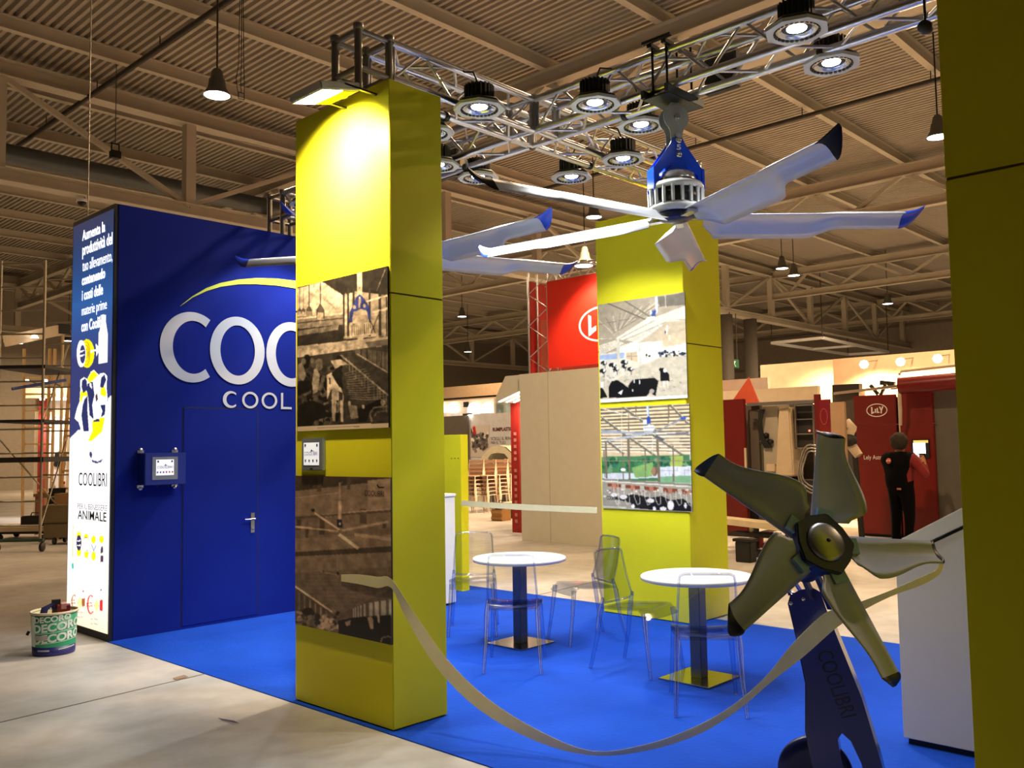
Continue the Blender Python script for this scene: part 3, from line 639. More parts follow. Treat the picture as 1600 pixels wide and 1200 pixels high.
# upper colour photograph
K = lambda k, t=0.: (min(1, k*(1.02+t)), k*1.0, k*(.93-t))
i3 = Ink(145, 170, ((58, 180), (945, 35), (980, 1115), (88, 1170)), K(.8))
i3.poly([(50, 170), (950, 30), (950, 330), (640, 300), (270, 520), (50, 520)], K(.62, .05))
for k in range(12): i3.line((270-k*6, 520-k*4), (60+k*75, 330-k*24), 9, K(.5 if k % 2 else .76, .04))
i3.line((60, 380), (480, 300), 5, K(.45)).line((150, 160), (560, 330), 14, K(.4, .02)).line((320, 130), (600, 300), 16, K(.45, .02)).poly([(660, 90), (950, 40), (950, 170), (690, 190)], K(.42, .03))
i3.poly([(240, 520), (560, 310), (640, 300), (950, 180), (960, 310), (760, 330), (300, 545)], K(.87, .02)).line((260, 530), (640, 330), 10, K(.62)).line((300, 545), (760, 345), 8, K(.6))
i3.poly([(480, 560), (760, 345), (960, 330), (965, 600), (720, 610), (720, 560)], K(.7, .06)).poly([(700, 500), (965, 420), (965, 570), (720, 610)], K(.74, .08)).poly([(60, 530), (240, 520), (480, 560), (480, 590), (70, 690)], K(.6, .05))
for k in range(7): i3.line((70, 600+k*16), (240+k*14, 540+k*4), 6, K(.94)); i3.line((280, 600+k*10), (470, 540+k*3), 6, K(.92))
i3.poly([(270, 620), (480, 560), (720, 540), (720, 640), (965, 620), (965, 680), (480, 780), (280, 720)], K(.99)).poly([(720, 610), (965, 560), (965, 610), (730, 640)], g8(226, 240, 250))
i3.poly([(75, 690), (330, 660), (330, 720), (80, 740)], g8(150, 170, 208)).poly([(345, 660), (460, 650), (470, 760), (350, 740)], K(.72, .1)).line((350, 700), (465, 695), 6, K(.5)).line((400, 660), (405, 750), 5, K(.5))
i3.poly([(80, 740), (330, 720), (540, 770), (730, 690), (965, 660), (980, 1110), (90, 1140)], K(.74, .02)).poly([(80, 740), (330, 720), (540, 770), (200, 960), (85, 900)], K(.82))
for x, y0, y1, w_ in ((262, 520, 870, 30), (484, 560, 770, 18)): i3.line((x, y0), (x+12, y1), w_, K(.78))
i3.line((655, 85), (658, 260), 22, g8(200, 220, 240)).poly([(585, 240), (650, 225), (650, 290), (610, 290)], g8(60, 80, 140)).oval(600, 250, 12, 20, g8(220, 230, 240)).line((765, 380), (765, 470), 14, K(.95)).oval(748, 450, 8, 14, g8(50, 70, 110)).line((790, 480), (790, 530), 12, K(.9)).line((745, 80), (755, 200), 8, K(.75)).poly([(560, 300), (640, 290), (640, 320), (570, 330)], K(.95))
for k in range(6): i3.oval(500+k*40, 520-k*28, 15, 9, K(1.))
i3.blobs(130, (85, 800, 960, 1100), 13, [K(.6), K(.66), K(.82), K(.78)], 5, .5)
i3.blobs(40, (640, 645, 960, 690), 14, [g8(20, 26, 40), g8(40, 50, 70), g8(240), g8(90, 100, 120)], 6).blobs(8, (540, 680, 600, 720), 10, [g8(20), g8(235)], 16)
for x, y, s in ((110, 850, 1), (210, 790, 1.1), (330, 760, 1.1), (390, 830, .9), (245, 830, .9), (120, 770, .9), (330, 800, .8)):
    i3.oval(x, y, 34*s, 24*s, g8(24, 24, 28)).oval(x+16*s, y-6*s, 12*s, 16*s, g8(240)).line((x-14*s, y+10*s), (x-14*s, y+66*s), 7*s, g8(225)).line((x+16*s, y+10*s), (x+14*s, y+64*s), 7*s, g8(60))
i3.poly([(695, 820), (730, 810), (790, 880), (795, 945), (700, 945)], g8(18, 18, 22)).oval(745, 840, 18, 20, g8(240)).line((735, 945), (735, 1010), 10, g8(235)).line((775, 945), (778, 1015), 10, g8(235)).oval(700, 830, 14, 18, g8(18))
i3.poly([(175, 1120), (172, 1010), (200, 955), (260, 940), (330, 985), (372, 1020), (380, 1115)], g8(14, 14, 17)).poly([(370, 1115), (375, 990), (420, 935), (480, 930), (640, 915), (680, 950), (665, 1020), (650, 1100), (590, 1060), (560, 1100)], g8(14, 14, 17)).poly([(265, 1070), (320, 1035), (300, 1090)], g8(240)).oval(432, 950, 7, 20, g8(225)).oval(485, 960, 7, 24, g8(225)).oval(612, 1050, 26, 24, g8(170, 160, 160)).oval(416, 1045, 7, 14, g8(220))
i3.poly([(85, 1125), (90, 1010), (120, 1040), (160, 1115)], g8(16)).poly([(88, 960), (120, 960), (120, 1010), (95, 1020)], g8(235))
i3.noise(.06, 5, 2).soft(1)
i3.poly([(85, 1138), (980, 1085), (980, 1118), (88, 1172)], g8(250)).line((400, 1128), (560, 1118), 6, K(.7), .6)
p3 = photo('colour_photograph', 'upper colour photograph of black cows lying in a bright barn on the far pillar', i3, 7.32, 5.675, 4.635, 3.13, 2.12, PM)
# lower colour photograph
i4 = Ink(145, 165, ((55, 90), (958, 45), (1000, 1145), (90, 1115)), K(.75))
i4.poly([(50, 80), (960, 40), (970, 570), (60, 590)], K(.72, .1))
for k in range(14): i4.line((55, 110+k*36-k*k*.35), (970, 60+k*40-k*k*.3), 17-k*.8, K(.36, .05)); i4.line((55, 128+k*36-k*k*.35), (970, 78+k*40-k*k*.3), 9, K(.9, .12 if k < 6 else 0))
for p, q in (((70, 190), (330, 380)), ((280, 80), (640, 330)), ((760, 50), (950, 250)), ((350, 390), (640, 590)), ((600, 370), (900, 570)), ((120, 420), (300, 560))): i4.line(p, q, 24, K(.42, .03)); i4.line((p[0], p[1]-14), (q[0], q[1]-14), 6, K(.8))
i4.line((70, 92), (470, 200), 11, K(.82))
i4.poly([(60, 590), (970, 565), (985, 840), (75, 830)], g8(70, 120, 84)).blobs(120, (80, 590, 975, 740), 22, [g8(40, 100, 60), g8(60, 130, 80), g8(30, 80, 60), g8(110, 150, 110), g8(50, 110, 90)], 12).poly([(780, 580), (900, 580), (900, 680), (770, 690)], g8(160, 180, 90))
i4.poly([(80, 760), (560, 750), (660, 690), (980, 680), (980, 800), (660, 800), (80, 830)], g8(200, 208, 220)).poly([(660, 690), (975, 680), (978, 780), (665, 790)], g8(206, 212, 226)).poly([(650, 790), (980, 775), (985, 850), (660, 850)], g8(120, 170, 130)).poly([(380, 700), (600, 640), (590, 790), (420, 800)], g8(126, 168, 100)).line((660, 730), (975, 722), 5, g8(150, 160, 180))
for k in range(8): i4.line((690+k*38, 690), (690+k*38, 780), 3, g8(150, 160, 180))
for x0, x1, y0, y1, w_ in ((112, 125, 430, 810, 20), (345, 362, 400, 830, 22), (640, 662, 410, 840, 24), (515, 525, 490, 830, 10), (797, 808, 470, 840, 14), (288, 298, 560, 820, 12), (98, 108, 520, 800, 10), (418, 420, 60, 180, 10), (750, 752, 55, 245, 12), (345, 348, 130, 330, 10)): i4.line((x0, y0), (x1, y1), w_, K(.4, .08))
for x in (275, 590): i4.line((x, 100 if x < 300 else 390), (x, 560), 6, K(.85))
i4.line((80, 635), (980, 625), 5, K(.5, .1))
i4.poly([(85, 830), (990, 870), (1000, 1145), (90, 1115)], K(.6)).line((85, 820), (990, 870), 14, K(.5)).line((85, 838), (990, 890), 12, K(.86)).poly([(140, 860), (995, 925), (995, 970), (140, 890)], g8(130, 66, 44))
for k in range(9): i4.poly([(180+k*95, 860+k*7), (225+k*95, 864+k*7), (228+k*95, 930+k*5), (185+k*95, 925+k*5)], K(.72) if k % 2 else g8(176, 120, 100))
i4.blobs(70, (95, 920, 990, 1000), 14, [K(.7), K(.85), K(.5), g8(150, 120, 110)], 21, .6)
i4.poly([(180, 1010), (400, 970), (560, 1000), (560, 1120), (390, 1110), (380, 1060)], g8(30, 28, 32)).poly([(560, 1010), (690, 985), (780, 1030), (900, 1010), (980, 1060), (990, 1140), (560, 1125)], g8(20, 20, 26))
for x, y, a, b in ((400, 1095, 18, 24), (616, 1115, 18, 22), (575, 1035, 40, 24), (780, 1080, 34, 50), (705, 1115, 36, 20), (205, 980, 34, 24), (930, 1080, 14, 30), (300, 1000, 40, 22)): i4.oval(x, y, a, b, g8(232, 230, 232))
for k in range(8): i4.lines([(200+k*105, 900+k*6), (205+k*105, 1000+k*4), (235+k*105, 1080), (262+k*105, 1060), (250+k*105, 960)], 6, K(.84))
i4.line((240, 760), (250, 1100), 8, K(.8)).line((95, 1100), (330, 1110), 14, K(.8))
i4.line((538, 65), (545, 190), 22, g8(196, 214, 240)).line((546, 68), (552, 190), 6, g8(120, 150, 210)).poly([(528, 250), (530, 190), (548, 170), (570, 190), (572, 250)], g8(44, 72, 160)).poly([(490, 215), (530, 215), (530, 260), (492, 260)], g8(225, 228, 232)).poly([(492, 270), (605, 262), (610, 310), (575, 330), (500, 325)], g8(222, 226, 232)).line((500, 296), (608, 290), 6, g8(120, 130, 140)).poly([(505, 325), (600, 318), (590, 355), (540, 365), (505, 345)], g8(170, 176, 184))
LB = g8(150, 160, 178)
i4.poly([(510, 340), (290, 330), (65, 310), (65, 345), (280, 350), (490, 360)], LB).poly([(520, 350), (360, 370), (90, 425), (110, 432), (390, 390), (530, 362)], g8(168, 178, 194)).poly([(590, 345), (870, 195), (900, 205), (720, 290), (620, 350)], g8(130, 140, 156)).poly([(600, 365), (960, 330), (962, 352), (700, 368)], g8(110, 120, 132)).poly([(590, 372), (640, 370), (720, 415), (690, 422)], g8(80, 86, 96)).poly([(868, 185), (925, 178), (930, 200), (880, 210)], g8(50, 84, 190))
i4.oval(615, 735, 32, 50, g8(120, 92, 72)).oval(605, 735, 20, 44, g8(150, 120, 96)).oval(295, 720, 28, 18, g8(230))
i4.noise(.06, 5, 6).soft(1)
p4 = photo('colour_photograph', 'lower colour photograph of a grey ceiling fan and trees on the far pillar', i4, 7.32, 5.675, 4.62, 2.065, 1.05, PM)
fo4, fu4, fv4 = face_x(7.32-.0135)
lettering('COOLIBRI', -5.62, -5.48, 1.135, 1.175, fo4, fu4, fv4, INKD, p4, .001)
# small screens
BEZ = mat('brushed_bezel', '#9aa7b8', .3, metal=.6); SCR = mat('screen_white', (.86, .9, .95), .4, emit=.55, var=.02); ICON = mat('icon_blue', '#4a62a0', .5); ICOR = mat('icon_red', '#b0506a', .5)
def screen_face(par, O, u, v, a0, a1, b0, b1, cols=6):
    """the lit page: two corner marks, the logo and a row of round icons"""
    w, hh = a1-a0, b1-b0; n = u.cross(v)
    MB().prism([(a0, b0), (a1, b0), (a1, b1), (a0, b1)], O, u, v, .002).build('display', SCR, par, world=True)
    lettering('COOLIBRI', a0+.06*w, a1-.06*w, b0+.44*hh, b0+.6*hh, O, u, v, ICON, par, .003)
    for s in (.06, .84): MB().prism([(a0+s*w, b0+.82*hh), (a0+(s+.1)*w, b0+.82*hh), (a0+(s+.1)*w, b0+.94*hh), (a0+s*w, b0+.94*hh)], O+n*.002, u, v, .001).build('icon', ICON, par, world=True)
    for k in range(cols): MB().prism(ell(a0+w*(k+.5)/cols, b0+.2*hh, .045*w, .055*w, 12), O+n*.002, u, v, .001).build('icon', ICOR if k > cols/2-.6 and cols > 5 else ICON, par, world=True)
    MB().prism([(a0+.46*w, b0+.6*hh), (a0+.52*w, b0+.72*hh), (a0+.56*w, b0+.66*hh), (a0+.7*w, b0+.63*hh), (a0+.56*w, b0+.61*hh)], O+n*.002, u, v, .001).build('bird_mark', ICON, par, world=True)
t = thing('control_screen', 'small framed touch screen between the two sepia photographs', 'screen', (3.48, 5.11, 1.55), group='touch screens of the stand')
box('bezel', BEZ, (3.45, 3.479, 4.99, 5.235, 1.55, 1.765), t, bevel=.006)
o_, u_, v_ = face_x(3.45); screen_face(t, o_, u_, v_, -5.205, -5.03, 1.585, 1.735, 4)
MB().box(3.447, 3.451, 5.1, 5.13, 1.556, 1.566).build('badge', BLACK, t, world=True)
t = thing('control_box', 'blue wall-mounted control box with touch screen beside the door', 'control box', (3.9, WY, 1.39))
CBX = mat('control_box_blue', '#0d2a86', .4)
box('enclosure', CBX, (3.68, 4.06, WY-.15, WY, 1.395, 1.675), t, bevel=.006)
box('lid', CBX, (3.672, 4.068, WY-.175, WY-.15, 1.387, 1.683), t, bevel=.006)
box('bezel', BEZ, (3.74, 3.985, WY-.179, WY-.174, 1.435, 1.645), t, bevel=.002)
o_, u_, v_ = face_y(WY-.179); screen_face(t, o_, u_, v_, 3.775, 3.945, 1.475, 1.62)
LUG = mat('lug_steel', '#d9dbe0', .3, metal=.9)
for x in (3.7, 4.03):
    for z, s in ((1.683, 1), (1.387, -1)):
        MB().bar((x-.014, WY-.02, z), (x-.014, WY-.02, z+s*.025), .012, .03).bar((x+.014, WY-.02, z), (x+.014, WY-.02, z+s*.025), .012, .03).lathe([(0, 0), (.016, 0), (.016, .03), (0, .03)], 12, (x, WY-.035, z+s*.03), Y).build('mounting_lug', LUG, t, world=True)
for x in (3.83, 3.88, 3.93):
    g = MB().lathe([(0, -.035), (.007, -.035), (.009, -.02), (.013, -.018), (.013, 0), (0, 0)], 10, (x, WY-.09, 1.395)).build('cable_gland', DARK, t, world=True)
# ------------------------------------------------------------------ low walls and the white lectern
t = thing('low_yellow_wall', 'low yellow wall at the back of the stand, cut off at chest height', 'partition', (7.4, 8.2, 0))
box('wall_panel', YEL, (7.33, 7.45, 7.79, 9.2, .006, 1.84), t, bevel=.003)
for k in range(3): MB().lathe([(0, 0), (.008, 0), (.008, .003), (0, .003)], 8, (7.33, 7.95-k*.06, 1.56), -X).build('screw_cap', mat('olive_dot', '#7a7010'), t, world=True)
t = thing('white_side_counter', 'low white counter end standing just behind the nearest pillar', 'counter', (6.5, 7.4, 0))
box('counter_body', WHITE, (6.1, 6.70, 7.22, 7.62, .03, 1.16), t, bevel=.004); box('counter_top', WHITE, (6.09, 6.71, 7.21, 7.63, 1.16, 1.19), t, bevel=.004); box('counter_plinth', BLACK, (6.12, 6.68, 7.24, 7.6, .006, .03), t)
t = thing('white_lectern', 'tall white display desk with steeply slanted top behind the stand fan', 'lectern', (5.55, 1.6, 0))
WL = mat('white_lectern_board', '#d4d6d2', .5, var=.02)
MB().prism([(1.97, .04), (1.97, 1.01), (1.15, 1.45), (1.15, .04)], (5.2, 0, 0), Y, Z, .75).build('desk_body', WL, t, world=True, bevel=.003)
MB().prism([(1.985, 1.02), (1.985, 1.105), (1.15, 1.575), (1.15, 1.47)], (5.19, 0, 0), Y, Z, .77).build('desk_top', WL, t, world=True, bevel=.003)
box('desk_plinth', BLACK, (5.22, 5.93, 1.17, 1.95, .006, .045), t)
# ------------------------------------------------------------------ lighting truss over the stand
XA, XB, YA, YB, ZA, ZB = 5.31, 5.57, 4.73, 4.99, 4.225, 4.48
def box_truss(name, label, axis, c0, c1, a0, a1, skip=()):
    """four main tubes along an axis and lacing on all four sides; every tube is a part"""
    P = (lambda a, c, z: Vector((c, a, z))) if axis == 'y' else (lambda a, c, z: Vector((a, c, z)))
    t = thing(name, label, 'lighting truss', P(a0, c0, ZA), group='lighting trusses of the stand')
    for c in (c0, c1):
        for z in (ZA, ZB): MB().tube(P(a0, c, z), P(a1, c, z), .029, 12).build('main_tube', ALU, t, world=True)
    n = max(1, round((a1-a0)/.27)); s = (a1-a0)/n
    for k in range(n):
        a, b = a0+k*s, a0+(k+1)*s; e = k % 2
        for (p, q) in (((c0, ZA), (c0, ZB)), ((c1, ZA), (c1, ZB)), ((c0, ZA), (c1, ZA)), ((c0, ZB), (c1, ZB))):
            p, q = (p, q) if e == 0 else (q, p)
            MB().tube(P(a+.01, *p), P(b-.01, *q), .0115, 6).build('lacing_tube', ALU, t, world=True)
    for a in (a0+.02, a1-.02):
        for (p, q) in (((c0, ZA), (c0, ZB)), ((c1, ZA), (c1, ZB)), ((c0, ZA), (c1, ZA)), ((c0, ZB), (c1, ZB))):
            MB().tube(P(a, *p), P(a, *q), .013, 6).build('end_frame', ALU, t, world=True)
    return t
box_truss('lighting_truss', 'silver box truss running from the nearest pillar to the truss crossing', 'x', YA, YB, 3.84, XA-.02)
box_truss('lighting_truss', 'silver box truss running from the truss crossing to the far yellow pillar', 'x', YA, YB, XB+.02, 7.5)
box_truss('lighting_truss', 'silver box truss carrying the big fan, towards the olive pillar', 'y', XA, XB, -.6, YA-.02)
box_truss('lighting_truss', 'silver box truss running from the crossing behind the pillar to the blue room', 'y', XA, XB, YB+.02, 8.4)
def cube_corner(label, x0, x1, y0, y1, zl, m):
    t = thing('truss_corner', label, 'truss corner', (x0, y0, zl), group='truss corner blocks')
    for x in (x0, x1):
        for y in (y0, y1): MB().tube((x, y, zl), (x, y, ZB+.03), .028, 10).build('upright', m, t, world=True)
    for z in (ZA, ZB):
        for y in (y0, y1): MB().tube((x0, y, z), (x1, y, z), .02, 8).build('cross_tube', m, t, world=True)
        for x in (x0, x1): MB().tube((x, y0, z), (x, y1, z), .02, 8).build('cross_tube', m, t, world=True)
    for x in (x0, x1):
        for y in (y0, y1): MB().lathe([(0, -.02), (.036, -.02), (.036, .02), (0, .02)], 10, (x, y, ZB+.02)).build('corner_cap', m, t, world=True)
cube_corner('dark truss corner block on top of the nearest yellow pillar', 3.56, 3.82, YA, YB, 4.0, ALUD)
cube_corner('silver truss corner block where the four trusses cross', XA, XB, YA, YB, ZA, ALU)
cube_corner('truss corner block behind the top of the far yellow pillar', 7.52, 7.78, YA, YB, 4.0, ALU)
cube_corner('dark truss corner block standing on the blue room', XA, XB, 8.42, 8.68, 3.992, ALUD)
# ------------------------------------------------------------------ LED floods
BEZEL = mat('flood_bezel_grey', '#b9bfbe', .5, metal=.0); REFL = mat('flood_reflector', '#b9bec6', .22, metal=.9); COOLG = mat('flood_lens_glow', (.9, .95, 1), emit=22.)
FINM = mat('heat_sink_black', '#17181a', .5)
def make_flood():
    t = thing('led_flood', '', 'floodlight', (0, 0, 0))
    rot = pi/8
    oc = lambda r: [(r*cos(rot+k*pi/4), r*sin(rot+k*pi/4)) for k in range(8)]
    o48 = [(lambda a: ((.19*cos(pi/8)/cos((a % (pi/4))-pi/8))*cos(a), (.19*cos(pi/8)/cos((a % (pi/4))-pi/8))*sin(a)))(2*pi*k/48) for k in range(48)]
    MB().ring(o48, ell(0, 0, .137, .137, 48), (0, 0, 0), X, Y, .022).build('bezel', BEZEL, t)
    f = MB()
    for k in range(28):
        a = 2*pi*k/28; f.bar((.128*cos(a), .128*sin(a), .002), (.137*cos(a), .137*sin(a), .002), .018, .012)
    vs = f.build('vent_slots', BLACK, t)
    MB().lathe([(.137, .012), (.12, .004), (.105, .004), (.095, .02), (.07, .04), (0, .045)], 32).build('reflector', REFL, t)
    MB().lathe([(0, .006), (.035, .008), (.058, .018), (.062, .03), (0, .036)], 20).build('lens', COOLG, t)
    MB().lathe([(0, .024), (.186, .024), (.165, .05), (.1, .06), (0, .06)], 8).build('back_plate', FINM, t)
    g = MB().lathe([(0, .06), (.095, .06), (.095, .17), (.07, .185), (0, .185)], 24)
    for k in range(20):
        a = 2*pi*k/20; g.bar((.1*cos(a), .1*sin(a), .055), (.1*cos(a), .1*sin(a), .175), .01, .02)
    g.build('heat_sink', FINM, t)
    return t
flood0 = make_flood(); first = [True]
def flood(loc, chord, label, tilt=(0, 0)):
    global flood0
    t = flood0 if first[0] else copy_tree(flood0)
    first[0] = False if False else first[0]
    t.location = loc; tag(t, label, 'floodlight', 'LED floods on the truss'); t.rotation_euler = (tilt[0], tilt[1], 0)
    return t
fl = [((4.50, 4.54, 4.13), (YA, 'y'), 'octagonal LED flood clamped to the truss nearest the near pillar, front side'),
      ((4.58, 5.17, 4.13), (YB, 'y'), 'octagonal LED flood half hidden by the near pillar, upper of those two'),
      ((5.08, 3.93, 4.15), (XA, 'x'), 'octagonal LED flood on the fan truss, between the crossing and the fan clamp'),
      ((5.78, 4.02, 4.19), (XB, 'x'), 'octagonal LED flood directly beside the grey fan lug'),
      ((6.26, 4.55, 4.15), (YA, 'y'), 'octagonal LED flood above the fan motor side of the far truss'),
      ((6.34, 5.20, 4.15), (YB, 'y'), 'octagonal LED flood left of the far truss over the white blade'),
      ((5.72, 5.80, 4.15), (XB, 'x'), 'octagonal LED flood behind the black tip of the fan blade'),
      ((5.15, 5.72, 4.12), (XA, 'x'), 'octagonal LED flood half hidden by the near pillar, lower of those two'),
      ((5.03, 2.35, 4.15), (XA, 'x'), 'large octagonal LED flood highest in the picture, on the fan truss'),
      ((5.72, 2.44, 4.18), (XB, 'x'), 'octagonal LED flood hanging under the fan truss beside the highest flood'),
      ((5.1, 7.62, 4.15), (XA, 'x'), 'octagonal LED flood near the blue room, out of sight behind the pillar, front one'),
      ((5.78, 7.62, 4.15), (XB, 'x'), 'octagonal LED flood near the blue room, out of sight behind the pillar, rear one')]
HD = flood0
for k, (loc, (cc, ax), label) in enumerate(fl):
    t = HD if k == 0 else copy_tree(HD)
    t.location = loc; tag(t, label, 'floodlight', 'LED floods on the truss')
for k, (loc, (cc, ax), label) in enumerate(fl):
    t = [o for o in bpy.data.objects if o.get('label') == label][0]
    L = Vector(loc); q = Vector((L.x, cc, ZA)) if ax == 'y' else Vector((cc, L.y, ZA)); d = q-L
    MB().bar((0, 0, .1), (d.x*.95, d.y*.95, d.z), .03, .012).lathe([(.028, -.02), (.036, -.02), (.036, .02), (.028, .02)], 12, (d.x, d.y, d.z), X if ax == 'y' else Y).build('clamp_arm', DARK, t)
    MB().path([(0, 0, .18), (d.x*.3, d.y*.3, .3), (d.x*.8, d.y*.8, .33), (d.x, d.y, d.z+.27)], .007, 6).build('power_cable', BLACK, t)
    lamp('flood_light', 'SPOT', L-Z*.02, FLOOD_W*4.2, FLOOD_COL, .06, L-Z*3, 112, .35)
# wide flood on the near pillar's face, and the same one on the far pillar's
def pillar_flood(x, yc, label, e):
    t = thing('pillar_flood', label, 'floodlight', (x-.28, yc, 3.87), group='floods over the pillar faces')
    M = Matrix.Translation(Vector((x-.27, yc-.06, 3.885))) @ Matrix.Rotation(radians(-14), 4, 'Y')
    def part(nm, m, b, bv=.0):
        mb = MB().box(*b).move(M); return mb.build(nm, m, t, world=True, bevel=bv)
    part('lamp_body', BEZEL, (-.15, .15, -.17, .17, .0, .05), .006)
    part('cover_glass', mat('flood_glass_glow', (1, .96, .85), emit=14., var=0), (-.135, .02, -.15, .15, -.004, .0))
    part('reflector_strip', YEL, (.02, .135, -.15, .15, -.004, .0))  # yellow pillar mirrored in the glass, painted on as a strip
    for s in (-.16, .16): MB().bar((x-.25, yc-.06+s, 3.93), (x+.0, yc-.06+s, 3.93), .02, .012).build('arm', DARK, t, world=True)
    MB().lathe([(0, 0), (.05, 0), (.06, .03), (.05, .07), (0, .07)], 14, (x-.12, yc, 3.95)).build('driver_housing', BEZEL, t, world=True)
    lamp('pillar_flood_light', 'AREA', (x-.38, yc-.02, 3.85), e, (1, .77, .47), .16, (x, yc+.06, 3.5)).data.spread = radians(112)
pillar_flood(3.48, 4.66, 'flat rectangular flood jutting from the top of the nearest pillar', 185)
# ------------------------------------------------------------------ ceiling fans
BLADE = mat('fan_blade_aluminium', '#bfc4cc', .38, metal=.4, var=.04, scale=4.); TIPB = mat('blue_tip_cap', '#1b3fc0', .35); TIPK = mat('black_tip_cap', '#08090c', .6, spec=.2)
HUBB = mat('fan_blue_gloss', '#1249dc', .18, coat=.6, var=.03); LUGG = mat('cast_grey_lug', '#a2a9a6', .45, metal=.2); MOTW = mat('motor_white_cast', '#cfd3d4', .35); MOTS = mat('motor_silver', '#c4c8cc', .22, metal=.9)
def ss(a, b, x): t = min(1, max(0, (x-a)/(b-a))); return t*t*(3-2*t)
def blade_mesh(r0, r1, le, tin, tout, s0, s1, pitch, n=26, thick=.016, root=.05, rs=.12, cam=.028, drp=.03, bend=.22):
    """one blade along +x: leading edge at -le, a flap that ends in an S-curve between s0 and s1"""
    mb = MB(); P = []
    for i in range(n+1):
        r = r0+(r1-r0)*i/n
        te = root+(tin-root)*ss(r0, r0+rs, r); te = te+(tout-te)*ss(s0, s1, r) if r > r0+rs else te
        loop = []
        for j in range(7):
            q = j/6; y = -le+(te+le)*q; zc = cam*sin(pi*min(1, q*1.1))-drp*q*q-max(0, y-.03)*bend; tt = thick*(1.1*sqrt(max(q, .0))*(1-q)*1.6+.1)
            loop.append((y, zc+tt))
        for j in range(6, -1, -1):
            q = j/6; y = -le+(te+le)*q; zc = cam*sin(pi*min(1, q*1.1))-drp*q*q-max(0, y-.03)*bend
            loop.append((y, zc-.003))
        ta = math.tan(pitch)
        P.append([(r, y*cos(pitch), z-y*sin(pitch)) for y, z in loop])
    m = len(P[0]); vs = [p for l in P for p in l]
    mb.add(vs, [(i*m+j, i*m+(j+1) % m, (i+1)*m+(j+1) % m, (i+1)*m+j) for i in range(n) for j in range(m)], True)
    mb.add(P[0], [tuple(range(m))]); mb.add(P[-1], [tuple(range(m-1, -1, -1))]); return mb, P[-1]
def tip_mesh(sec, ln, up, back=.03):
    """winglet: the end section carried on, narrowing and curving up"""
    rows = [[Vector(p) for p in sec]]; c = sum(rows[0], Vector())/len(sec)
    for k in range(1, 6):
        t = k/5; sc = 1-.8*t*t
        rows.append([c+(p-c)*Vector((1, sc, sc)).length/1.732*1 if False else Vector((p.x+ln*t, c.y+(p.y-c.y)*sc-back*t, c.z+(p.z-c.z)*sc+up*t*t)) for p in rows[0]])
    mb = MB(); m = len(sec); vs = [p for l in rows for p in l]
    mb.add(vs, [(i*m+j, i*m+(j+1) % m, (i+1)*m+(j+1) % m, (i+1)*m+j) for i in range(5) for j in range(m)], True)
    return mb.add(rows[-1], [tuple(range(m-1, -1, -1))])
def rotor(t, base_deg, R, spec, tips, droop=0.):
    bm_, sec = blade_mesh(**spec); tm = tip_mesh(sec, .155, .075)
    b0 = None
    for k in range(5):
        if b0 is None: b0 = bm_.build('blade', BLADE, t); b = b0
        else: b = put('blade', b0.data, t)
        b.rotation_euler = (0, droop, radians(base_deg+72*k))
        tp = tm.build('blade_tip', tips[k], b)
        if tips[k] is TIPK: tp['label'] = 'black blade tip'
        MB().box(spec['r0']-.1, spec['r0']+.05, -.03, .03, -.012, .008).build('blade_root', MOTS, b)
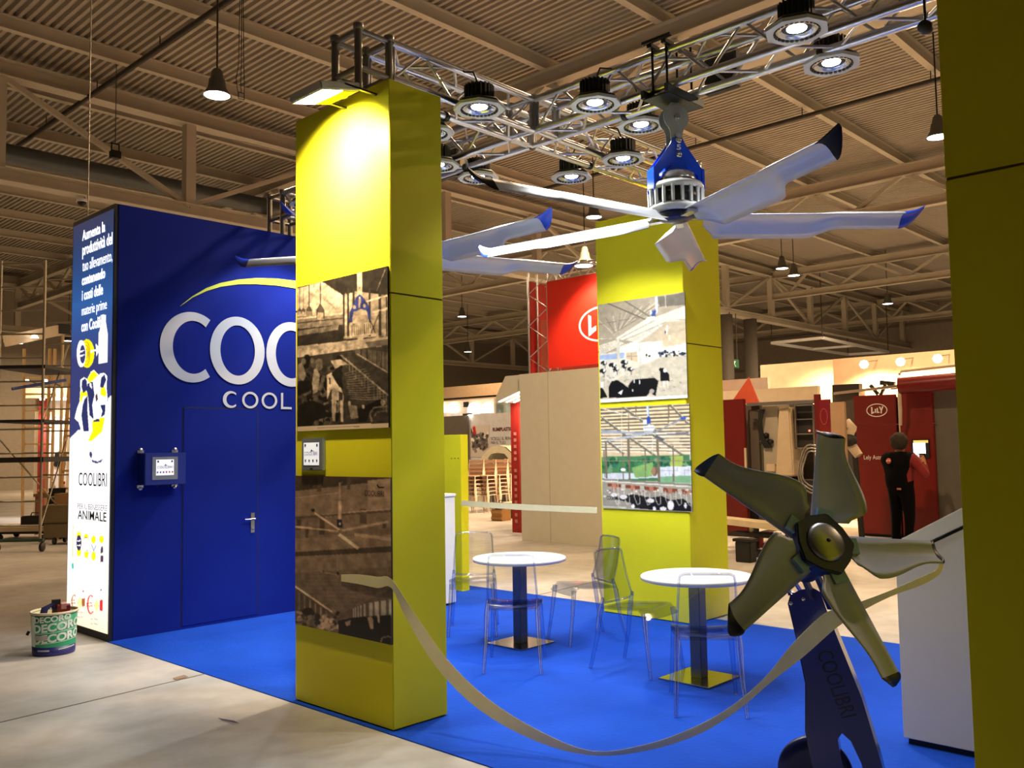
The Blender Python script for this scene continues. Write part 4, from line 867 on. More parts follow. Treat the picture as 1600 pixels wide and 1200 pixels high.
def ceiling_fan(label, loc, base, tips, digit):
    t = thing('ceiling_fan', label, 'ceiling fan', loc, group='big five-bladed ceiling fans')
    zt = ZA-loc[2]
    def b(mb, nm, m, bv=0.): return mb.build(nm, m, t, bevel=bv)
    # clamp over the truss: two bars on top, two rods, a channel under it
    top = ZB-loc[2]+.05
    for s in (-.06, .06): b(MB().bar((-.2, s, top), (.2, s, top), .04, .03), 'clamp_bar', BLACK, .003)
    b(MB().bar((-.19, -.12, top+.03), (-.19, .12, top+.03), .03, .02), 'clamp_bar', BLACK)
    for s in (-.06, .06):
        for q in (-.16, .16): b(MB().tube((q, s, zt-.06), (q, s, top+.06), .009, 8), 'threaded_rod', BLACK)
    for s in (-.1, .1): b(MB().bar((-.24, s, zt-.055), (.24, s, zt-.055), .03, .06), 'clamp_channel', mat('channel_dark', '#3d4644', .4, metal=.5), .003)
    b(MB().box(-.22, .22, -.11, .11, zt-.09, zt-.08), 'clamp_plate', DARK)
    b(MB().box(.17, .23, -.42, -.16, zt-.02, zt+.24), 'drive_box', BLACK, .006)
    hd = zt-.2; RZ = Matrix.Rotation(radians(-33), 4, 'Z'); b0_ = b
    def b(mb, nm, m, bv=0.): return b0_(mb.move(RZ), nm, m, bv)
    for s in (-.05, .035):   # a lug of two plates with a round head
        pl = [(.097*cos(a), .097*sin(a)) for a in np.linspace(-.9, pi+.9, 18)]+[(-.045, -.12), (-.045, -.32), (.045, -.32), (.045, -.12)]
        b(MB().prism(pl, (0, s, hd), X, Z, -.012), 'hanger_lug', LUGG, .002)
    for z in (0, -.14): b(MB().tube((0, -.075, hd+z), (0, .06, hd+z), .02, 12), 'lug_bolt', MOTS)
    b(MB().box(-.03, .03, -.04, .03, hd+.05, zt-.08), 'hanger_neck', LUGG)
    # blue yoke: two A-plates and their legs
    yk = .56
    for s in (-.062, .05):
        P_ = [(-.035, yk+.03), (.035, yk+.03), (.06, yk-.02), (.19, yk-.2), (.19, .2), (.15, .2), (.15, yk-.24), (.06, yk-.16), (.06, yk-.27), (-.06, yk-.27), (-.06, yk-.16), (-.15, yk-.24), (-.15, .2), (-.19, .2), (-.19, yk-.2), (-.06, yk-.02)]
        b(MB().prism(P_, (0, s, -.02), X, Z, -.012), 'yoke_plate', HUBB)
    for s in (-1, 1):
        b(MB().box(s*.185-.01, s*.185+.01, -.075, .05, .19, yk-.21), 'yoke_leg', HUBB, .003)
        b(MB().prism([(-.075, .19), (.06, .19), (.03, yk-.1), (-.04, yk-.1)], (s*.1, 0, -.02), Y, Z, .01), 'yoke_web', HUBB)
    for z in (yk-.015, yk-.12): b(MB().lathe([(0, 0), (.022, 0), (.022, .012), (.012, .016), (0, .016)], 14, (0, -.072, z), -Y), 'yoke_bolt', MOTS)
    lettering(digit, -.017, .017, yk-.085, yk-.045, RZ @ Vector((0, -.076, 0))+Vector(loc), RZ @ X, Z, mat('white_digit', '#eceef2'), t, .001, .02)
    b(MB().lathe([(0, .34), (.1, .335), (.135, .31), (.15, .27), (.15, .235), (0, .235)], 32), 'motor_dome', MOTS)
    b(MB().lathe([(.15, .24), (.19, .236), (.2, .215), (.2, .195), (.0, .195)], 36), 'ring_upper', MOTW)
    b(MB().lathe([(.0, .09), (.17, .09), (.198, .07), (.195, .045), (.15, .035), (0, .035)], 36), 'ring_lower', MOTW)
    b(MB().lathe([(0, .195), (.165, .195), (.165, .085), (0, .085)], 32), 'motor_core', mat('motor_core_dark', '#3a3d3e', .35, metal=.6))
    for k in range(18):
        a = 2*pi*k/18; b(MB().bar((.188*cos(a), .188*sin(a), .08), (.19*cos(a), .19*sin(a), .2), .022, .018), 'ring_rib', MOTW)
    b(MB().lathe([(0, .05), (.13, .05), (.135, .02), (.12, -.01), (.06, -.03), (0, -.032)], 28), 'hub_plate', mat('hub_dark_blue', '#16224e', .3, metal=.3))
    rotor(t, base, 1.77, dict(r0=.2, r1=1.63, le=.055, tin=.215, tout=.095, s0=.98, s1=1.18, pitch=radians(17), bend=.05), tips, radians(.5))
    return t
ceiling_fan('large five-bladed ceiling fan with blue yoke hanging over the far table', (5.44, 3.5, 3.30), 26, [TIPB, TIPB, TIPK, TIPK, TIPB], '5')
ceiling_fan('large five-bladed ceiling fan half hidden behind the nearest yellow pillar', (5.44, 6.4, 3.52), 52, [TIPB]*5, '5')
# ------------------------------------------------------------------ the fan on a blue stand
hp = at(1283, 852, 3.82)
t = thing('stand_fan', 'blue floor-standing display fan with five short grey blades, wound with tape', 'fan', (hp.x, hp.y, 0))
nf = (-_F*cos(radians(34.7))+(_R*cos(radians(64.3))+_U*sin(radians(64.3)))*sin(radians(34.7))).normalized(); zl = -nf
dd = _R*cos(radians(-67.9))+_U*sin(radians(-67.9)); xl = (dd-_F*(dd.dot(zl)/_F.dot(zl))).normalized(); yl = zl.cross(xl)
rot = bpy.data.objects.new('rotor', None); 
SB = mat('stand_blade_grey', '#a0a8c0', .45, metal=.15, var=.04, scale=5.)
MR = Matrix(((xl.x, yl.x, zl.x, 0), (xl.y, yl.y, zl.y, 0), (xl.z, yl.z, zl.z, hp.z), (0, 0, 0, 1)))
bm_, sec = blade_mesh(r0=.125, r1=.564, le=.054, tin=.165, tout=.067, s0=.2, s1=.52, pitch=.196, root=.1, rs=.07, cam=.012, drp=.006, thick=.01)
DB = mat('dark_blue_cast', '#0b1a5c', .35)
tm = tip_mesh(sec, .045, .04)
for k in range(5):
    Rk = MR @ Matrix.Rotation(2*pi*k/5, 4, 'Z')
    b = MB(); b.v, b.f, b.sm = list(bm_.v), bm_.f, bm_.sm; b.move(Rk); bo = b.build('blade', SB, t)
    b = MB(); b.v, b.f, b.sm = list(tm.v), tm.f, tm.sm; b.move(Rk).build('blade_tip', mat('slate_blue_tip', '#3d5aa6', .4) if k in (2,) else mat('night_blue_tip', '#141a33', .4), bo)
    MB().box(.09, .17, -.035, .035, -.015, .012).move(Rk).build('blade_root', mat('pale_blue_clip', '#7fa4cc', .4), bo)
pent = [(.135*cos(radians(36*j)), .135*sin(radians(36*j))) for j in range(10)]; pent = [(x*(1.06 if j % 2 == 0 else .95), y*(1.06 if j % 2 == 0 else .95)) for j, (x, y) in enumerate(pent)]
MB().prism(pent, (0, 0, -.035), X, Y, .07).move(MR).build('hub', DB, t, bevel=.006)
MB().lathe([(0, -.06), (.02, -.06), (.07, -.052), (.084, -.044), (.088, -.03), (0, -.03)], 36).move(MR).build('hub_cap', mat('spun_steel', '#8e9092', .38, metal=1.), t)
MB().lathe([(0, -.066), (.008, -.066), (.01, -.058), (0, -.058)], 8).move(MR).build('hub_bolt', DARK, t)
MB().lathe([(0, .03), (.1, .03), (.105, .05), (.105, .17), (.08, .2), (0, .2)], 28).move(MR).build('motor', DB, t)
# sheet-metal stand: a leaning plate with an arch at its foot and a folded flank
Fh = Vector((_F.x, _F.y, 0)).normalized(); Rh = Vector((_R.x, _R.y, 0)).normalized()
n_ = (-Fh*cos(radians(22))-Rh*sin(radians(22))).normalized(); us = Z.cross(n_)
kk = 4.0/FPX
base = at(1330, 1285, 4.0); base.z = .006
L_ = lambda *p: [((x-1330)*kk/.93+(1285-y)*kk*.037, (1285-y)*kk*1.0) for x, y in p]
front = L_((1285, 1285), (1279, 1215), (1268, 1155), (1268, 1080), (1254, 1005), (1243, 955), (1247, 940), (1258, 932), (1278, 928), (1288, 934), (1300, 972), (1345, 1095), (1372, 1195), (1392, 1285),
           (1357, 1285), (1354, 1235), (1344, 1195), (1330, 1163), (1318, 1152), (1312, 1162), (1316, 1190), (1326, 1225), (1330, 1285))
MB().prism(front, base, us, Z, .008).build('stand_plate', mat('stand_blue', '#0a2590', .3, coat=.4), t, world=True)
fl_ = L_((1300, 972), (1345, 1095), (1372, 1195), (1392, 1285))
fk = MB(); fk.sheet([[base+us*a+Z*b-n_*s for a, b in fl_] for s in (.0, .14)], .006, False).build('stand_flank', mat('flank_dark_blue', '#081c66', .25, coat=.5), t, world=True)  # flanks use a darker copy of the stand blue, shade painted in
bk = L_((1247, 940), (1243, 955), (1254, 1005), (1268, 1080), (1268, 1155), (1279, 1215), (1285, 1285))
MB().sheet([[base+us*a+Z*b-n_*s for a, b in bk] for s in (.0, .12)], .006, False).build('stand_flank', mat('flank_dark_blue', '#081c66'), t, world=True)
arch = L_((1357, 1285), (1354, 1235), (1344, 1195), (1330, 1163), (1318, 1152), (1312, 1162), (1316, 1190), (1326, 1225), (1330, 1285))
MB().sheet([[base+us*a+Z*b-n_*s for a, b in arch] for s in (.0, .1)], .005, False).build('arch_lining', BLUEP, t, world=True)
q0 = L_((1247, 938))[0]; q1 = L_((1290, 932))[0]
tb = base+us*q1[0]+Z*q1[1]
for s in (-.03, .03): MB().bar(tb-n_*.05+us*s-Z*.08, hp+zl*.15+us*s, .02, .03).build('head_bracket', DB, t, world=True)
o1 = base+us*q0[0]+Z*(q0[1]-.01)-n_*.04
for s in (-.01, .045, .1): MB().bar(o1+us*s, o1+us*(s-.06)+Z*.07-n_*.1, .014, .012).build('head_fork', BLUEP, t, world=True)
MB().bar(o1-us*.02, o1+us*.12, .014, .014).bar(o1-us*.07+Z*.07-n_*.1, o1+us*.06+Z*.07-n_*.1, .014, .012).build('head_fork', BLUEP, t, world=True)
for x, y in ((1264, 946), (1246, 954)):
    a, b_ = L_((x, y))[0]; MB().lathe([(0, 0), (.009, 0), (.009, .006), (0, .006)], 10, base+us*a+Z*b_+n_*.008, n_).build('plate_bolt', MOTS, t, world=True)
wc = at(1274, 1208, 4.13); wc.z = .172
MB().lathe([(0, -.03), (.11, -.03), (.162, -.024), (.167, 0), (.162, .024), (.11, .03), (0, .03)], 40, wc, n_).build('foot_disc', DB, t, world=True)
MB().lathe([(0, 0), (.02, 0), (.02, .035), (0, .035)], 14, wc+n_*.03, n_).build('foot_disc_bolt', MOTS, t, world=True)
MB().box(-.26, .26, -.14, .16, 0, .012).move(Matrix.Translation(base+Z*.001) @ Matrix(((us.x, -n_.x, 0, 0), (us.y, -n_.y, 0, 0), (0, 0, 1, 0), (0, 0, 0, 1)))).build('foot_plate', DB, t, world=True)
a, b_ = L_((1282, 1030))[0]; a2, b2 = L_((1312, 1115))[0]
lettering('COOLIBRI', 0, .3, 0, .07, base+us*a+Z*b_+n_*.0085, (us*(a2-a)+Z*(b2-b_)).normalized(), (us*(b_-b2)*-1+Z*(a2-a)).normalized() if False else n_.cross((us*(a2-a)+Z*(b2-b_)).normalized()), mat('embossed_navy', '#050f45', .3), t, .001)
p = at(1446, 43, 5.1)
t = thing('truss_speaker', 'tiny round black speaker under the fan truss at the olive pillar', 'speaker', p)
MB().lathe([(0, -.03), (.02, -.035), (.035, -.03), (.04, -.01), (.035, .03), (0, .035)], 20, (0, 0, 0), -X).build('speaker_body', BLACK, t); MB().tube((0, 0, .02), (0, 0, ZA-.03-p.z), .008, 6).build('bracket', DARK, t)
# ------------------------------------------------------------------ round tables
def make_table(label, loc):
    t = thing('round_table', label, 'table', loc, group='round white tables on the carpet')
    MB().lathe([(0, .70), (.385, .70), (.4, .706), (.402, .725), (.395, .732), (0, .732)], 64).build('tabletop', WHITE, t)
    MB().lathe([(0, .682), (.14, .682), (.14, .7), (0, .7)], 20).build('top_flange', DARK, t)
    MB().box(-.045, .045, -.045, .045, .012, .69).build('column', mat('table_column_grey', '#5b5f66', .3, metal=.7), t, bevel=.004)
    MB().box(-.21, .21, -.21, .21, .0, .012).build('base_plate', mat('stainless_plate', '#b5b3ac', .18, metal=1.), t, bevel=.003)
    return t
t1 = make_table('round white table with square foot, farther back nearer the beige wall', (5.72, 5.36, .0065))
t2 = copy_tree(t1); t2.location = (5.69, 3.58, .0065); t2['label'] = 'round white table in front of the far yellow pillar, beside the stand fan'
# ------------------------------------------------------------------ clear chairs
CLEAR = clear_mat('clear_polycarbonate', (.95, .965, .985), (.46, .52, .66), .03); CLEARL = clear_mat('clear_polycarbonate_leg', (.86, .89, .95), (.36, .42, .58), .2)
def make_chair():
    t = thing('clear_chair', '', 'chair', (0, 0, 0))
    P = []
    for i in range(13):
        s = i/12; y = .235-.44*s; z = .462+.012*cos(pi*s)-(.03*ss(.55, 0, s*1.0) if s < .14 else 0)
        if s < .15: z -= .03*(1-s/.15)**2
        hw = .2+.022*sin(pi*min(1, s*1.2))-.02*s
        P.append([(hw*(k/6-1), y, z-.022*(1-((k-6)/6)**2)*sin(pi*min(1, s+.1))) for k in range(13)])
    MB().sheet(P, .012).build('seat', CLEAR, t)
    P = []
    for i in range(11):
        s = i/10; z = .5+.37*s; y = -.2-.085*s-.02*sin(pi*s); hw = .188-.018*s
        P.append([(hw*(k/6-1), y+.028*(((k-6)/6)**2), z-(.02*max(0, s-.7)/.3)*abs((k-6)/6)**8) for k in range(13)])
    MB().sheet(P, .008).build('backrest', CLEAR, t)
    MB().path([(-.19, -.172, .5), (-.187, -.195, .57), (-.182, -.222, .66), (-.176, -.243, .76), (-.172, -.255, .83), (-.165, -.26, .858), (-.14, -.267, .869), (-.07, -.279, .871), (0, -.284, .872), (.07, -.279, .871), (.14, -.267, .869), (.165, -.26, .858), (.172, -.255, .83), (.176, -.243, .76), (.182, -.222, .66), (.187, -.195, .57), (.19, -.172, .5)], .008, 8).build('back_frame', CLEARL, t)
    MB().path([(-.175, -.19, .49), (0, -.225, .478), (.175, -.19, .49)], .009, 8).build('back_rail', CLEARL, t)
    for s in (-1, 1):
        MB().path([(s*.185, .2, .455), (s*.198, .225, .25), (s*.215, .262, .0)], [.021, .016, .0125], 10).build('leg', CLEARL, t)
        MB().path([(s*.188, -.172, .53), (s*.192, -.2, .43), (s*.2, -.23, .22), (s*.215, -.285, 0.)], [.012, .021, .016, .0125], 10).build('leg', CLEARL, t)
    return t
ch = [((5.83, 6.05), atan2(-.34, -.36), 'clear plastic chair at the back table, facing the camera beside the white counter'),
      ((5.135, 4.87), atan2(.35, .44), 'clear plastic chair at the back table seen from behind its backrest'),
      ((6.2, 5.03), atan2(.22, -.5), 'clear plastic chair turned sideways between the two tables, nearer the beige wall'),
      ((5.64, 4.08), atan2(-1, .0), 'clear plastic chair turned sideways against the front table, its back to the other chairs'),
      ((5.15, 3.19), atan2(.34, .455), 'clear plastic chair nearest the tape, seen from behind before the front table')]
c0 = make_chair()
for k, ((x, y), a, l) in enumerate(ch):
    o = c0 if k == 0 else copy_tree(c0); o.location = (x, y, .0075); o.rotation_euler = (0, 0, a-pi/2); tag(o, l, 'chair', 'clear plastic chairs round the tables')
# ------------------------------------------------------------------ barrier tape
TAPE = mat('cream_barrier_tape', '#e9e2b4', .5, var=.05, scale=12.)
def ribbon(name, label, rows, m=TAPE):
    """rows: (point, half width vector)"""
    mb = MB()
    pts = [r[0] for r in rows]; ws = [r[1] for r in rows]; out = []
    n = len(rows)
    for i in range(n-1):
        for k in range(4):
            t_ = k/4
            def cr(a, b, c_, d_): return .5*((2*b)+(c_-a)*t_+(2*a-5*b+4*c_-d_)*t_*t_+(3*b-a-3*c_+d_)*t_**3)
            g = lambda q, j: q[min(max(j, 0), n-1)]
            out.append((cr(*[g(pts, i+j) for j in (-1, 0, 1, 2)]), cr(*[g(ws, i+j) for j in (-1, 0, 1, 2)])))
    out.append((pts[-1], ws[-1]))
    mb.sheet([[p+w*s for s in (1, .33, -.33, -1)] for p, w in out], .0015)
    o = mb.build(name, m); return tag(o, label, 'tape')
dB = 5.48; rows = []
rows.append((on(533, 903, 'x', 3.463), Z*.022)); rows.append((on(560, 905, 'x', 3.46), Z*.03)); rows.append((on(590, 910, 'x', 3.46), Z*.034))
rows.append((Vector((3.462, 4.298, on(612, 912, 'x', 3.46).z)), Z*.026))
def wv(a, w, d, dep=0.): return (_U*sin(radians(a))+_R*cos(radians(a)))*w*.5*d/FPX+_F*dep
for px, py, w, a in ((641, 962, 15, 30), (690, 1036, 21, 38), (755, 1100, 22, 50), (840, 1150, 17, 66), (925, 1177, 7, 84), (1010, 1168, 10, 100), (1090, 1141, 13, 112), (1150, 1105, 11, 122), (1200, 1062, 12, 130), (1245, 1018, 26, 132), (1285, 980, 30, 122), (1305, 966, 28, 108), (1340, 950, 16, 100), (1390, 928, 9, 105), (1440, 908, 12, 110), (1466, 893, 9, 140), (1471, 880, 6, 170)):
    d_ = 5.4-(px-625)/(1300-625)*1.44 if px < 1300 else 3.96
    rows.append((at(px, py, d_), wv(a, w, d_)))
ribbon('barrier_tape', 'cream barrier tape sagging from the nearest pillar to the stand fan', rows)
r2 = []
for k in range(6):
    t_ = k/5; p = on(722, 786, 'x', 7.33)*(1-t_)+on(934, 797, 'x', 7.32)*t_
    r2.append((p-X*.012-Z*.03*sin(pi*t_)*.3, Z*.032))
ribbon('barrier_tape', 'cream barrier tape stretched from the low yellow wall to the far pillar', r2)
# ------------------------------------------------------------------ paint bucket on the concrete
bp_ = on(84, 1024, 'z', 0); bp_ = bp_+(Vector((bp_.x, bp_.y, 0))).normalized()*.12; bp_.z = 0
t = thing('paint_bucket', 'green and white paint bucket holding brushes and a red roller box', 'bucket', bp_)
BG = mat('bucket_green', '#2f9a6c', .4); BW = mat('bucket_pale', '#d8e6da', .4); BN = mat('bucket_navy', '#2a2a72', .4); BC = mat('bucket_cream', '#e2d4b0', .45)
SQ = .9
def oval_lathe(prof, n=40):
    mb = MB().lathe(prof, n); return mb
oval_lathe([(0, .004), (.164, .004), (.166, .012), (.1685, .075), (.163, .075), (.157, .02), (0, .02)]).build('bucket_foot', BN, t)
oval_lathe([(.168, .075), (.18, .345), (.175, .345), (.163, .075)]).build('bucket_wall', BG, t)
oval_lathe([(.182, .34), (.19, .345), (.19, .36), (.182, .362), (.174, .35), (.176, .34)]).build('rim', BC, t)
oval_lathe([(.0, .02), (.15, .02), (.172, .34), (.17, .34), (.155, .022), (0, .022)]).build('inner_lining', BC, t)
va = atan2(-bp_.y, -bp_.x)
def wrap(body, a0, a1, z0, z1, m, name='lettering', slant=.0, bold=.045):
    vs, fs = text_verts(body, bold); lo, hi = vs.min(0), vs.max(0); P = []
    for x, y in vs:
        s = (x-lo[0])/(hi[0]-lo[0]); q = (y-lo[1])/(hi[1]-lo[1]); z = z0+q*(z1-z0)+slant*s
        a = va+a0+(a1-a0)*s; r = .1647+z*.0444+.0035; P.append((r*cos(a), r*sin(a), z))
    MB().add(P, fs).build(name, m, t)
wrap('DECORO', -1.0, 1.4, .19, .262, BW, slant=.04); wrap('DECORO', -1.0, 1.4, .1, .172, BW, slant=.04); wrap('DECORO', -.95, .75, .275, .325, BW, slant=.02)
def patch(a0, a1, z0, z1, m, nm, sl=.0):
    P = [[((.1647+z*.0444+.003)*cos(va+a0+(a1-a0)*i/8), (.1647+z*.0444+.003)*sin(va+a0+(a1-a0)*i/8), z+sl*i/8) for z in (z0, z1)] for i in range(9)]
    MB().sheet(P, .001, False).build(nm, m, t)
patch(-1.3, -.95, .08, .335, BW, 'label_margin'); patch(-.95, -.3, .135, .175, mat('label_grey', '#b9b6aa'), 'sticker'); patch(-1.0, 1.3, .183, .187, BW, 'label_line', .03); patch(-1.0, 1.3, .098, .102, BW, 'label_line', .03); patch(-.8, -.2, .042, .056, mat('label_lilac', '#b8b4d0'), 'label_print'); patch(.2, 1.1, .05, .056, BW, 'label_print', .012)
MB().path([(.19*cos(va-1.5), .19*sin(va-1.5), .2), (.205*cos(va-1.5), .205*sin(va-1.5), .17)], .012, 8).build('handle_boss', BLACK, t)
def in_bucket(name, label, cat, builder, off):
    q = thing(name, label, cat, (bp_.x+off[0], bp_.y+off[1], .03), rotz=va); q.location.z = .075; builder(q); return q
def rb(q):
    MB().box(-.03, .03, -.05, .05, 0, .33).move(Matrix.Rotation(.12, 4, 'Y')).build('carton', mat('deep_red_carton', '#7a1d22', .5), q, bevel=.003); MB().box(-.031, .031, -.02, .02, .3, .345).move(Matrix.Rotation(.12, 4, 'Y')).build('lid_flap', mat('carton_pink', '#c98f86', .5), q)
def br(q):
    MB().box(-.012, .012, -.03, .03, 0, .3).build('handle', mat('brush_dark', '#3a2a26', .5), q, bevel=.004); MB().box(-.014, .014, -.035, .035, .3, .37).build('bristles', BLACK, q)
def rg(q):
    MB().path([(0, -.05, .1), (.01, .0, .3), (.0, .06, .33), (-.02, .09, .25)], [.03, .028, .025, .02], 8).build('cloth_fold', mat('indigo_rag', '#1f1c58', .9), q)
in_bucket('roller_carton', 'narrow red carton sticking out of the paint bucket', 'carton', rb, (.02*-sin(va)+.05*-sin(va), .07*cos(va)))
in_bucket('paint_brush', 'dark wide brush standing in the paint bucket beside the red carton', 'brush', br, (-.01*sin(va), .01*cos(va)))
in_bucket('rag', 'indigo rag hanging in the paint bucket', 'rag', rg, (.075*sin(va), -.075*cos(va)))
for k, (px, py, l, c_) in enumerate(((282, 1062, 'small brown scrap of tape on the concrete', '#9a7d66'), (355, 1125, 'dark blue plastic sliver on the concrete near the pillar', '#4a4f70'))):
    p = on(px, py, 'z', 0)
    s = MB().sheet([[(p.x+i*.03*(1 if k == 0 else .3)-.03, p.y+j*.03-(i*.05 if k else 0), .003+.002*(i+j)) for j in range(3)] for i in range(4)], .002, False)
    tag(s.build('scrap', mat('scrap_%s' % c_[1:], c_, .6)), l, 'scrap')
# ------------------------------------------------------------------ background stands
def pbox(name, m, par, xp, dep, px0, px1, py0, py1, bevel=0., z0=None, z1=None):
    """a box with its front on the plane x = xp, spanning these photograph columns and rows there"""
    cx, cy = (px0+px1)/2, (py0+py1)/2
    ya, yb = on(px0, cy, 'x', xp).y, on(px1, cy, 'x', xp).y; za, zb = on(cx, py0, 'x', xp).z, on(cx, py1, 'x', xp).z
    if z0 is not None: zb = z0
    if z1 is not None: za = z1
    return MB().box(xp, xp+dep, min(ya, yb), max(ya, yb), min(za, zb), max(za, zb)).build(name, m, par, world=True, bevel=bevel)
def pt(px, py, xp): return on(px, py, 'x', xp)
BEIGE = mat('beige_stand_wall', '#d2cfc4', .7, var=.03); RED = mat('signal_red', '#c41f14', .45, var=.05); REDD = mat('machine_red', '#68100d', .4, var=.06); CREAM = mat('cream_panel', '#e6d2b4', .7); TAN = mat('tan_panel', '#b08d6b', .6)
# beige wall with a lit hood at its edge
t = thing('beige_stand_wall', 'plain beige partition wall of a stand beyond the tables', 'partition', (12, 10, 0))
MB().box(12.0, 12.12, 8.6, 11.17, 0, 3.0).build('wall_panel', BEIGE, t, world=True)
for y in (9.0, pt(858, 700, 12.0).y): MB().box(11.996, 12.0, y-.003, y+.003, 0, 3.0).build('panel_seam', mat('beige_seam', '#b79f80', .7), t, world=True)
MB().box(12.12, 15.5, 11.0, 11.17, 0, 3.0).build('side_panel', mat('white_partition', '#e9dfd2', .6), t, world=True)
t2_ = thing('lit_hood', 'beige slanted hood with strip lights at the edge of the beige wall', 'canopy', (12.2, 11.4, 2.7))
MB().prism([(11.175, 3.0), (11.6, 3.0), (11.86, 2.62), (11.86, 2.52), (11.175, 2.72)], (12.7, 0, 0), Y, Z, -.62).build('hood_shell', BEIGE, t2_, world=True)
WGL = mat('warm_strip_glow', (1, .88, .72), emit=9., var=0)
for x in (12.12, 12.32, 12.52): MB().bar((x, 11.25, 2.685), (x, 11.8, 2.535), .05, .02).build('strip_lamp', WGL, t2_, world=True)
lamp('hood_light', 'AREA', (12.4, 11.5, 2.5), 16, (1, .85, .66), .4)
t = thing('red_banner_strip', 'tall narrow red display panel at the edge of the beige wall', 'display panel', (12.9, 11.3, 0))
pbox('panel', mat('white_partition', '#e9dfd2'), t, 12.75, .05, 806, 818, 618, 838) if False else MB().box(12.7, 14.6, pt(812, 700, 12.7).y-.04, pt(812, 700, 12.7).y, .02, 2.55).build('panel', mat('white_partition', '#e9dfd2'), t, world=True)
pbox('red_face', mat('banner_strip_red', '#a8231b', .6), t, 12.6, .06, 799, 811, 622, 832)
rp_ = pt(804.5, 700, 12.59).y
for k in range(14): MB().box(12.592, 12.6, rp_-.03, rp_+.03, 1.9-k*.12+(.0 if k < 5 else -.1), 1.96-k*.12+(.0 if k < 5 else -.1)).build('lettering', mat('faded_pink_letter', '#d98a80'), t, world=True)
# red tower: truss frame with hanging banners
TX = 15.0
t = thing('red_banner_tower', 'truss tower behind the beige wall with big red banners and a white oval logo', 'tower', (TX, 13, 3))
c0y, c1y = pt(826, 500, TX).y, pt(856, 500, TX).y; zt_, zb_ = pt(840, 424, TX).z, 2.6
for y in (c0y, c1y):
    for x in (TX, TX+.3): MB().tube((x, y, zb_), (x, y, zt_), .024, 8).build('tower_tube', ALU, t, world=True)
z = zb_; k = 0
while z < zt_-.1:
    a, b = (c0y, c1y) if k % 2 == 0 else (c1y, c0y)
    MB().tube((TX, a, z+.36), (TX, b, z), .011, 6).build('lacing_tube', ALU, t, world=True); MB().tube((TX, c1y, z), (TX+.3, c1y, z+.36), .011, 6).build('lacing_tube', ALU, t, world=True); z += .36; k += 1
ye = pt(1010, 424, TX).y
for zz in (zt_, zt_-.29):
    for x in (TX, TX+.3): MB().tube((x, c1y, zz), (x, ye, zz), .024, 8).build('beam_tube', ALU, t, world=True)
y = c1y; k = 0
while y > ye+.2:
    MB().tube((TX, y, zt_ if k % 2 else zt_-.29), (TX, y-.27, zt_-.29 if k % 2 else zt_), .011, 6).build('lacing_tube', ALU, t, world=True); MB().tube((TX+.3, y, zt_-.29 if k % 2 else zt_), (TX+.3, y-.27, zt_ if k % 2 else zt_-.29), .011, 6).build('lacing_tube', ALU, t, world=True); y -= .27; k += 1
bz1, bz0 = pt(880, 437, TX).z, pt(880, 574, TX).z; by1, by0 = pt(857, 500, TX).y-.02, ye
bn = MB().box(TX-.06, TX-.04, by0, by1, bz0, bz1).build('front_banner', mat('banner_red', '#d8260f', .5, var=.03), t, world=True)
o_, u_, v_ = face_x(TX-.062); OW = mat('banner_white', '#efe9e2', .6)
cy_, cz_ = pt(942, 506, TX).y, pt(942, 506, TX).z
MB().ring(ell(-cy_, cz_, .6, .375, 48), ell(-cy_, cz_, .555, .335, 48), o_, u_, v_, .003).build('oval_logo', OW, bn)
bpy.data.objects['oval_logo'].location = -Vector(t.location)
q = MB().prism([(-cy_-.26, cz_+.17), (-cy_-.2, cz_+.14), (-cy_-.2, cz_-.06), (-cy_-.1, cz_-.02), (-cy_-.1, cz_-.1), (-cy_-.26, cz_-.19)], o_, u_, v_, .003)
for s, (a, b, c_) in enumerate(((-.05, .0, .1), (.04, .1, .14))):
    q.prism([(-cy_+a, cz_+.08), (-cy_+b, cz_+.08), (-cy_+b, cz_-.11), (-cy_+a, cz_-.11)], o_, u_, v_, .003)
q.prism([(-cy_+.14, cz_+.16), (-cy_+.2, cz_+.16), (-cy_+.24, cz_+.05), (-cy_+.28, cz_+.16), (-cy_+.34, cz_+.16), (-cy_+.26, cz_-.02), (-cy_+.26, cz_-.15), (-cy_+.2, cz_-.15), (-cy_+.2, cz_-.02)], o_, u_, v_, .003)
q.v = [(v[0], -(-v[1]-(-cy_))*1.3+cy_ if False else cy_+(v[1]-cy_)*1.3, cz_+(v[2]-cz_)*1.3) for v in q.v]; lo_ = q.build('logo_letter', OW, bn); lo_.location = -Vector(t.location)
sb = MB().box(TX+.1, TX+3.2, c0y+.06, c0y+.08, zb_+.2, bz1+.12).build('side_banner', mat('side_banner_red', '#a32016', .5), t, world=True)
MB().box(TX+.4, TX+.42, c1y, c0y, zb_, bz1-.75).build('inner_banner', mat('pale_red_cloth', '#d87a66', .7), t, world=True)
for z in (bz0+.05, bz0+.7, bz0+1.3, bz1-.1): MB().tube((TX-.05, c1y+.02, z), (TX-.05, by1-.02, z), .008, 6).build('banner_tie', ALU, t, world=True)
p = pt(912, 414, TX-.5)
t = thing('banner_floodlight', 'white flood lighting the red banner, just left of the far pillar top', 'floodlight', p)
MB().lathe([(0, .1), (.07, .1), (.1, .03), (.22, 0), (.2, -.02), (0, -.02)], 20).build('lamp_shade', BEZEL, t); MB().lathe([(0, -.03), (.17, -.026), (.19, -.018), (0, -.015)], 20).build('lamp_glass', mat('flood_glass_glow', (1, .96, .85)), t)
MB().bar((0, 0, .08), (.5, 0, .06), .02).build('arm', BEZEL, t)
lamp('banner_light', 'SPOT', p-Z*.06+X*-.3, 420, (1, .86, .66), .1, Vector((TX, p.y-.1, p.z-2.2)), 110, .6)
